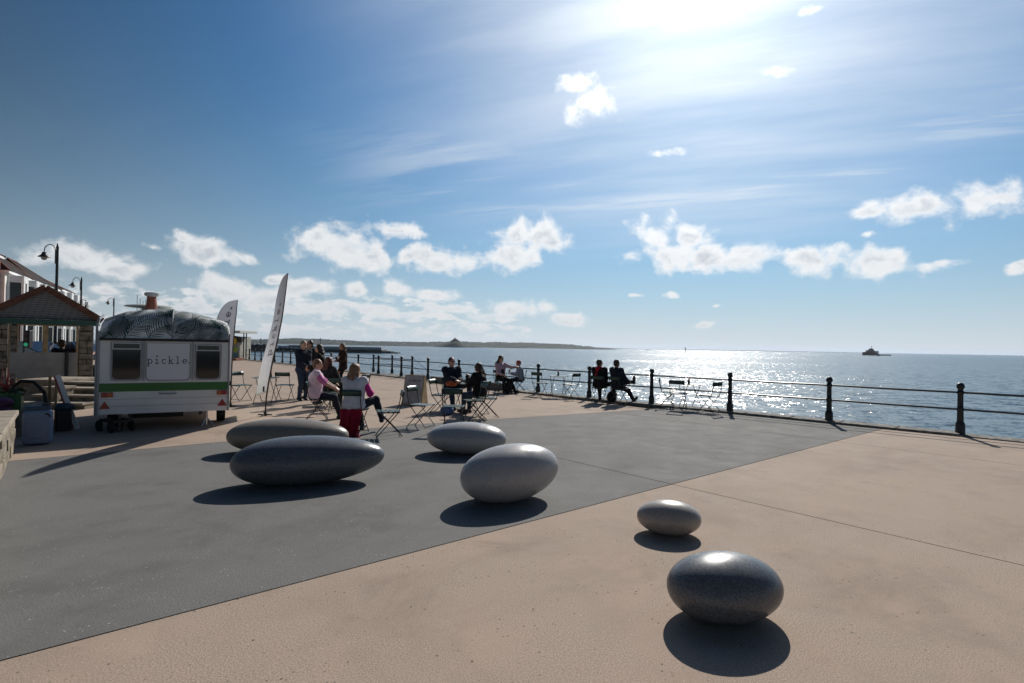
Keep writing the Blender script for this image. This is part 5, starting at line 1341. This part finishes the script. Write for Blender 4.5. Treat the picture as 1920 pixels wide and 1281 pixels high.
    if glasses:
        g = MB()
        for sg in (-1, 1): g.ball(hd + fw * .091 + sx_ * sg * .033 + ux * .012, (.026, .012, .020), 10, 6); g.tube([hd + fw * .085 + sx_ * sg * .058 + ux * .016, hd + sx_ * sg * .080 + ux * .012], .003, 5)
        g.tube([hd + fw * .1 - sx_ * .02 + ux * .014, hd + fw * .1 + sx_ * .02 + ux * .014], .003, 5); g.build('sunglasses', MATS['black'], body, True, kind=None)
    else:
        for sg in (-1, 1): MB().ball(hd + fw * .086 + sx_ * sg * .031 + ux * .008, .0105, 8, 6).build('eye', mat('eye_dark', (.03, .022, .018), .2), body, True)
    r.scale = (h, h, h); return r
NAVY = fab('navy', (.018, .022, .035)); JEAN = fab('denim', (.035, .05, .085)); BLK = fab('black', (.012, .012, .014)); DK = fab('charcoal', (.022, .020, .024)); PINKV = fab('pink_quilt', (.72, .56, .64)); PINK = fab('pink', (.55, .17, .36))
WHT = fab('white_quilt', (.64, .62, .68)); FUC = fab('fuchsia', (.55, .03, .22)); BRN = fab('brown_black', (.035, .018, .016)); SHO = mat('shoe_dark', (.015, .015, .02), .5); TAUPE = fab('taupe', (.13, .10, .11)); GREYB = fab('grey_blue', (.26, .31, .38)); RED = fab('red', (.40, .015, .025))
STR = bpy.data.materials.new('cloth_striped'); STR.use_nodes = True
def _str():
    nt = STR.node_tree; N = NB(nt); b = nt.nodes['Principled BSDF']; z = N.sep(N.n('ShaderNodeTexCoord').outputs['Object'])[2]
    w_ = N.m('SINE', N.m('MULTIPLY', z, 190.0)); N.put(b.inputs['Base Color'], N.mix(N.ss(w_, -.2, .2), (.42, .22, .28), (.55, .45, .50))); b.inputs['Roughness'].default_value = .85
_str()
H_GREY = hairm('grey', (.22, .19, .17)); H_DK = hairm('dark', (.022, .013, .010)); H_AUB = hairm('auburn', (.10, .03, .018)); H_FAIR = hairm('fair', (.24, .13, .065)); H_SAND = hairm('sandy', (.17, .085, .045)); H_BRN = hairm('brown', (.05, .028, .018))
# standing group
person('man standing in a dark navy jumper and jeans, cropped grey hair, hands together', 566, 751, (.75, -.65), h=1.02, wl=(-.05, .30, 1.02), wr=(.07, .30, 1.00), top=NAVY, bottom=JEAN, shoe=SHO, hair=H_GREY, bulk=.024, nod=.1, yawh=.1)
person('man standing close behind the man in the navy jumper, beard and dark jacket', 581, 746, (-.5, -.8), h=1.03, top=DK, bottom=BLK, shoe=SHO, hair=H_DK, bulk=.026, wl=(-.08, .26, 1.0), wr=(.2, .1, .85), hat=None, glasses=True)
person('woman standing in a black jacket with dark hair tied back, side-on', 599, 757, (-.9, -.1), h=.965, top=BLK, bottom=BLK, shoe=SHO, hair=H_DK, hlen=.20, bulk=.026, wl=(-.1, .28, 1.05), wr=(.08, .28, 1.02), nod=.08)
person('seated woman with long auburn hair and black coat, at the flower table', 613, 766, (.45, .9), 'sit', h=.98, lean=.18, top=DK, bottom=BLK, shoe=SHO, hair=H_AUB, hlen=.34, bulk=.03, wr=(.16, .38, .60), wl=(-.1, .34, .66), coat=True)
person('woman standing alone in a long dark coat and sunglasses, holding a white cup', 641, 728.5, (-.75, -.45), h=.985, top=BRN, bottom=BLK, shoe=SHO, hair=H_SAND, hlen=.24, bulk=.03, wl=(-.06, .26, 1.16), wr=(.10, .20, 1.08), glasses=True, nod=.12, coat=True, dp=(0, .1))
# seated women in front
person('seated person in a pink padded waistcoat over a pink T-shirt, short sandy hair', 596, 786, (1, .35), 'sit', h=.97, lean=.04, top=PINK, vest=PINKV, bottom=NAVY, shoe=SHO, hair=H_SAND, bulk=.016, sleeve=0.0, wr=(.30, .36, .72), wl=(-.05, .40, .70), al=(-.12, .50, .085), ar=(.06, .48, .085), yawh=-.25, nod=.12)
person('seated woman in a white padded waistcoat with fuchsia sleeves and long fair hair', 665, 812, (.12, 1), 'sit', h=.95, lean=.06, top=FUC, vest=WHT, bottom=NAVY, shoe=mat('shoe_navy', (.02, .02, .045), .6), hair=H_FAIR, hlen=.22, hairw=.012, bulk=.018, wr=(.24, .26, .80), wl=(-.12, .30, .72), ar=(.40, .42, .26), kr=(.5, .6, .9), al=(-.02, .42, .085), yawh=-.5, nod=.06)
# man at the table and companion
person('seated man in a dark jacket and sunglasses facing the paving, legs crossed', 847, 768, (.40, -.92), 'sit', h=1.0, lean=-.04, top=NAVY, bottom=JEAN, shoe=SHO, hair=H_DK, bulk=.034, glasses=True, wl=(-.10, .30, .78), wr=(.04, .34, .80), al=(-.34, .40, .40), kl=(-.9, .5, .3), ar=(.10, .42, .085), yawh=.15, coat=True)
person('seated dark-haired woman in a black coat raising a cup to her mouth', 895, 777, (-.8, .5), 'sit', h=.92, lean=.08, top=BLK, bottom=JEAN, shoe=mat('shoe_brown', (.06, .03, .02), .6), hair=H_BRN, hlen=.12, hairw=.01, bulk=.034, wl=(-.06, .30, 1.0), wr=(.10, .26, .80), glasses=True, coat=True)
# along the railing
person('seated woman in a pink striped top and sunglasses stretching out an arm', 940, 737, (.55, -.83), 'sit', h=.98, lean=-.02, top=STR, bottom=BLK, shoe=SHO, hair=H_BRN, hlen=.14, hairw=.008, bulk=.012, glasses=True, wl=(-.40, .36, .98), wr=(.12, .26, .70), al=(-.28, .52, .085), res=.013)
person('seated person in a red hat and grey-blue jacket, back to the chair group', 974, 735, (-1, .05), 'sit', h=.86, lean=.20, top=GREYB, bottom=NAVY, shoe=mat('shoe_white', (.55, .55, .56), .6), hair=H_GREY, hat=fab('brick_red', (.42, .09, .08)), bulk=.034, wl=(-.08, .36, .80), wr=(.08, .36, .80), res=.013, coat=True)
person('seated person in black with a red scarf, legs crossed, looking out to sea', 1124, 754, (.45, .9), 'sit', h=.97, lean=.02, top=BLK, bottom=BLK, shoe=SHO, hair=H_BRN, hood=RED, bulk=.032, ar=(.38, .46, .22), kr=(.6, .6, .8), yawh=-.5, glasses=True, res=.012, coat=True)
person('seated person in a navy coat with one foot resting on the railing', 1160, 757, (.80, .58), 'sit', h=.98, lean=-.10, top=NAVY, bottom=DK, shoe=mat('shoe_tan', (.16, .10, .07), .6), hair=H_DK, bulk=.034, al=(-.10, .80, .66), kl=(-.1, .2, 1), ar=(.06, .62, .085), wr=(.14, .26, .70), wl=(-.14, .24, .70), res=.012, coat=True)
# two people on the bench inside the shelter
for k, (xx, lb, hm_) in enumerate(((-.78, 'person with bushy brown hair sitting on the bench inside the shelter', H_BRN), (-.32, 'person with dark hair and a bare forearm sitting inside the shelter', H_DK))):
    w_ = SHO_P = Vector((SHO.x if False else -12.87, 17.0, 0)) + Vector((EU.x, EU.y, 0)) * xx + Vector((EV.x, EV.y, 0)) * 1.0
    person(lb, w_, 0, (-.3 + .6 * k, .95), 'sit', h=.98, lean=.05, top=DK if k == 0 else BRN, bottom=BLK, shoe=SHO, hair=hm_, hairw=.02, bulk=.03, z0=.30, res=.014, group='people in the shelter', sleeve=1.0 if k == 0 else .0, wr=(.30, .20, .98) if k else None)
# things people have with them
q = G(665, 812)
bl = MB(); rw = random.Random(6); rows = []
for i in range(15):
    f = i / 14; row = []
    for j in range(25):
        t = -1 + 2 * j / 24; x = t * (.20 + .02 * f); z = .475 - .46 * f if f < .93 else .02; y = -.235 - .05 * f + .03 * math.sin(t * 11 + f * 2) * (.3 + f) + (.0 if f < .93 else -.10 * (f - .93) / .07)
        row.append((x + .02 * math.sin(t * 7 + f * 5), y, z + .01 * math.sin(t * 9)))
    rows.append(row)
rows = [[(.20 * (-1 + 2 * j / 24), -.10, .474 + .004 * math.sin(j)) for j in range(25)]] + rows
rows.append([(-.1 + .42 * (j / 24) + .03 * math.sin(j * 1.3), -.44 + .05 * math.sin(j * .9), .012 + .012 * (math.sin(j * 1.7) + 1)) for j in range(25)])
o = bl.grid(rows).build('draped_coat', fab('crimson', (.30, .008, .035), .7), None, True); so = o.modifiers.new('thick', 'SOLIDIFY'); so.thickness = .012
tag(o, 'crimson coat hanging from the chair of the woman in the white waistcoat to the ground', 'coat'); o.location = (q.x, q.y, 0); o.rotation_euler = (0, 0, face_rz(.12, 1))
q = AT(848, 719, 14.35); ob = MB(); ob.ball((0, 0, 0), (.13, .10, .085), 14, 9).ball((-.10, -.02, -.01), (.07, .07, .06), 10, 7).ball((.09, .02, .03), (.07, .06, .05), 10, 7)
tag(ob.build('orange_bag', mat('orange_bag', (.62, .12, .03), .5, var=.3, vscale=12), None, True), 'bright orange bundle held on the lap of the seated man', 'bag').location = q
q = G(838, 778); o = MB().ball((0, 0, .11), (.17, .13, .12), 14, 9).ball((.05, .02, .16), (.1, .1, .09), 10, 7); tag(o.build('blue_bag', mat('blue_bag', (.07, .14, .32), .6, var=.2, vscale=10), None, True), 'blue bag on the ground under the table of the seated man', 'bag').location = (q.x, q.y, 0)
q = G(1147, 754); bp_ = thing('backpack', 'black backpack on the ground between the two people in dark coats', 'backpack', (q.x, q.y, 0), rad(20))
MB().ball((0, 0, .17), (.17, .12, .18), 14, 9).build('sack', BLK, bp_, True); MB().ball((0, -.11, .12), (.11, .05, .10), 12, 7).build('pocket', DK, bp_, True); MB().tube([(-.05, 0, .33), (-.03, 0, .38), (.03, 0, .38), (.05, 0, .33)], .009, 6).build('handle', BLK, bp_, True)
q = G(952, 737); sbg = thing('shopping_trolley_bag', 'dark wheeled bag standing by the striped-top woman at the railing', 'bag', (q.x, q.y - .35, 0), rad(15))
MB().ball((0, 0, .22), (.17, .14, .21), 14, 9).build('sack', DK, sbg, True)
for s in (-1, 1): MB().lathe([(.02, -.015), (.06, -.015), (.06, .015), (.02, .015)], 12, (s * .15, .05, .06), Matrix.Rotation(math.pi / 2, 3, 'Y')).build('wheel', MATS['rubber'], sbg)
q = G(641, 728.5); cp_ = MB().lathe([(.032, 0), (.042, .11), (.036, .11)], 12); tag(cp_.build('white_cup', MATS['white_paint'], None, True), 'white takeaway cup held by the standing woman in the long coat', 'cup').location = AT(634.5, 673.5, q.y - .12)

# ------------------------------------------------------------------ sea air: even haze from the promenade to the far coast
hz = MB().box((0, 9500, 60), (40000, 43000, 150)).build('haze', None, None, kind='stuff')
hm_ = bpy.data.materials.new('sea_haze'); hm_.use_nodes = True; nt = hm_.node_tree
for n in list(nt.nodes): nt.nodes.remove(n)
ho = nt.nodes.new('ShaderNodeOutputMaterial'); hv = nt.nodes.new('ShaderNodeVolumePrincipled')
hv.inputs['Color'].default_value = (.74, .85, 1.0, 1); hv.inputs['Density'].default_value = 5e-5; hv.inputs['Anisotropy'].default_value = .35
nt.links.new(hv.outputs[0], ho.inputs['Volume']); hz.data.materials.append(hm_)
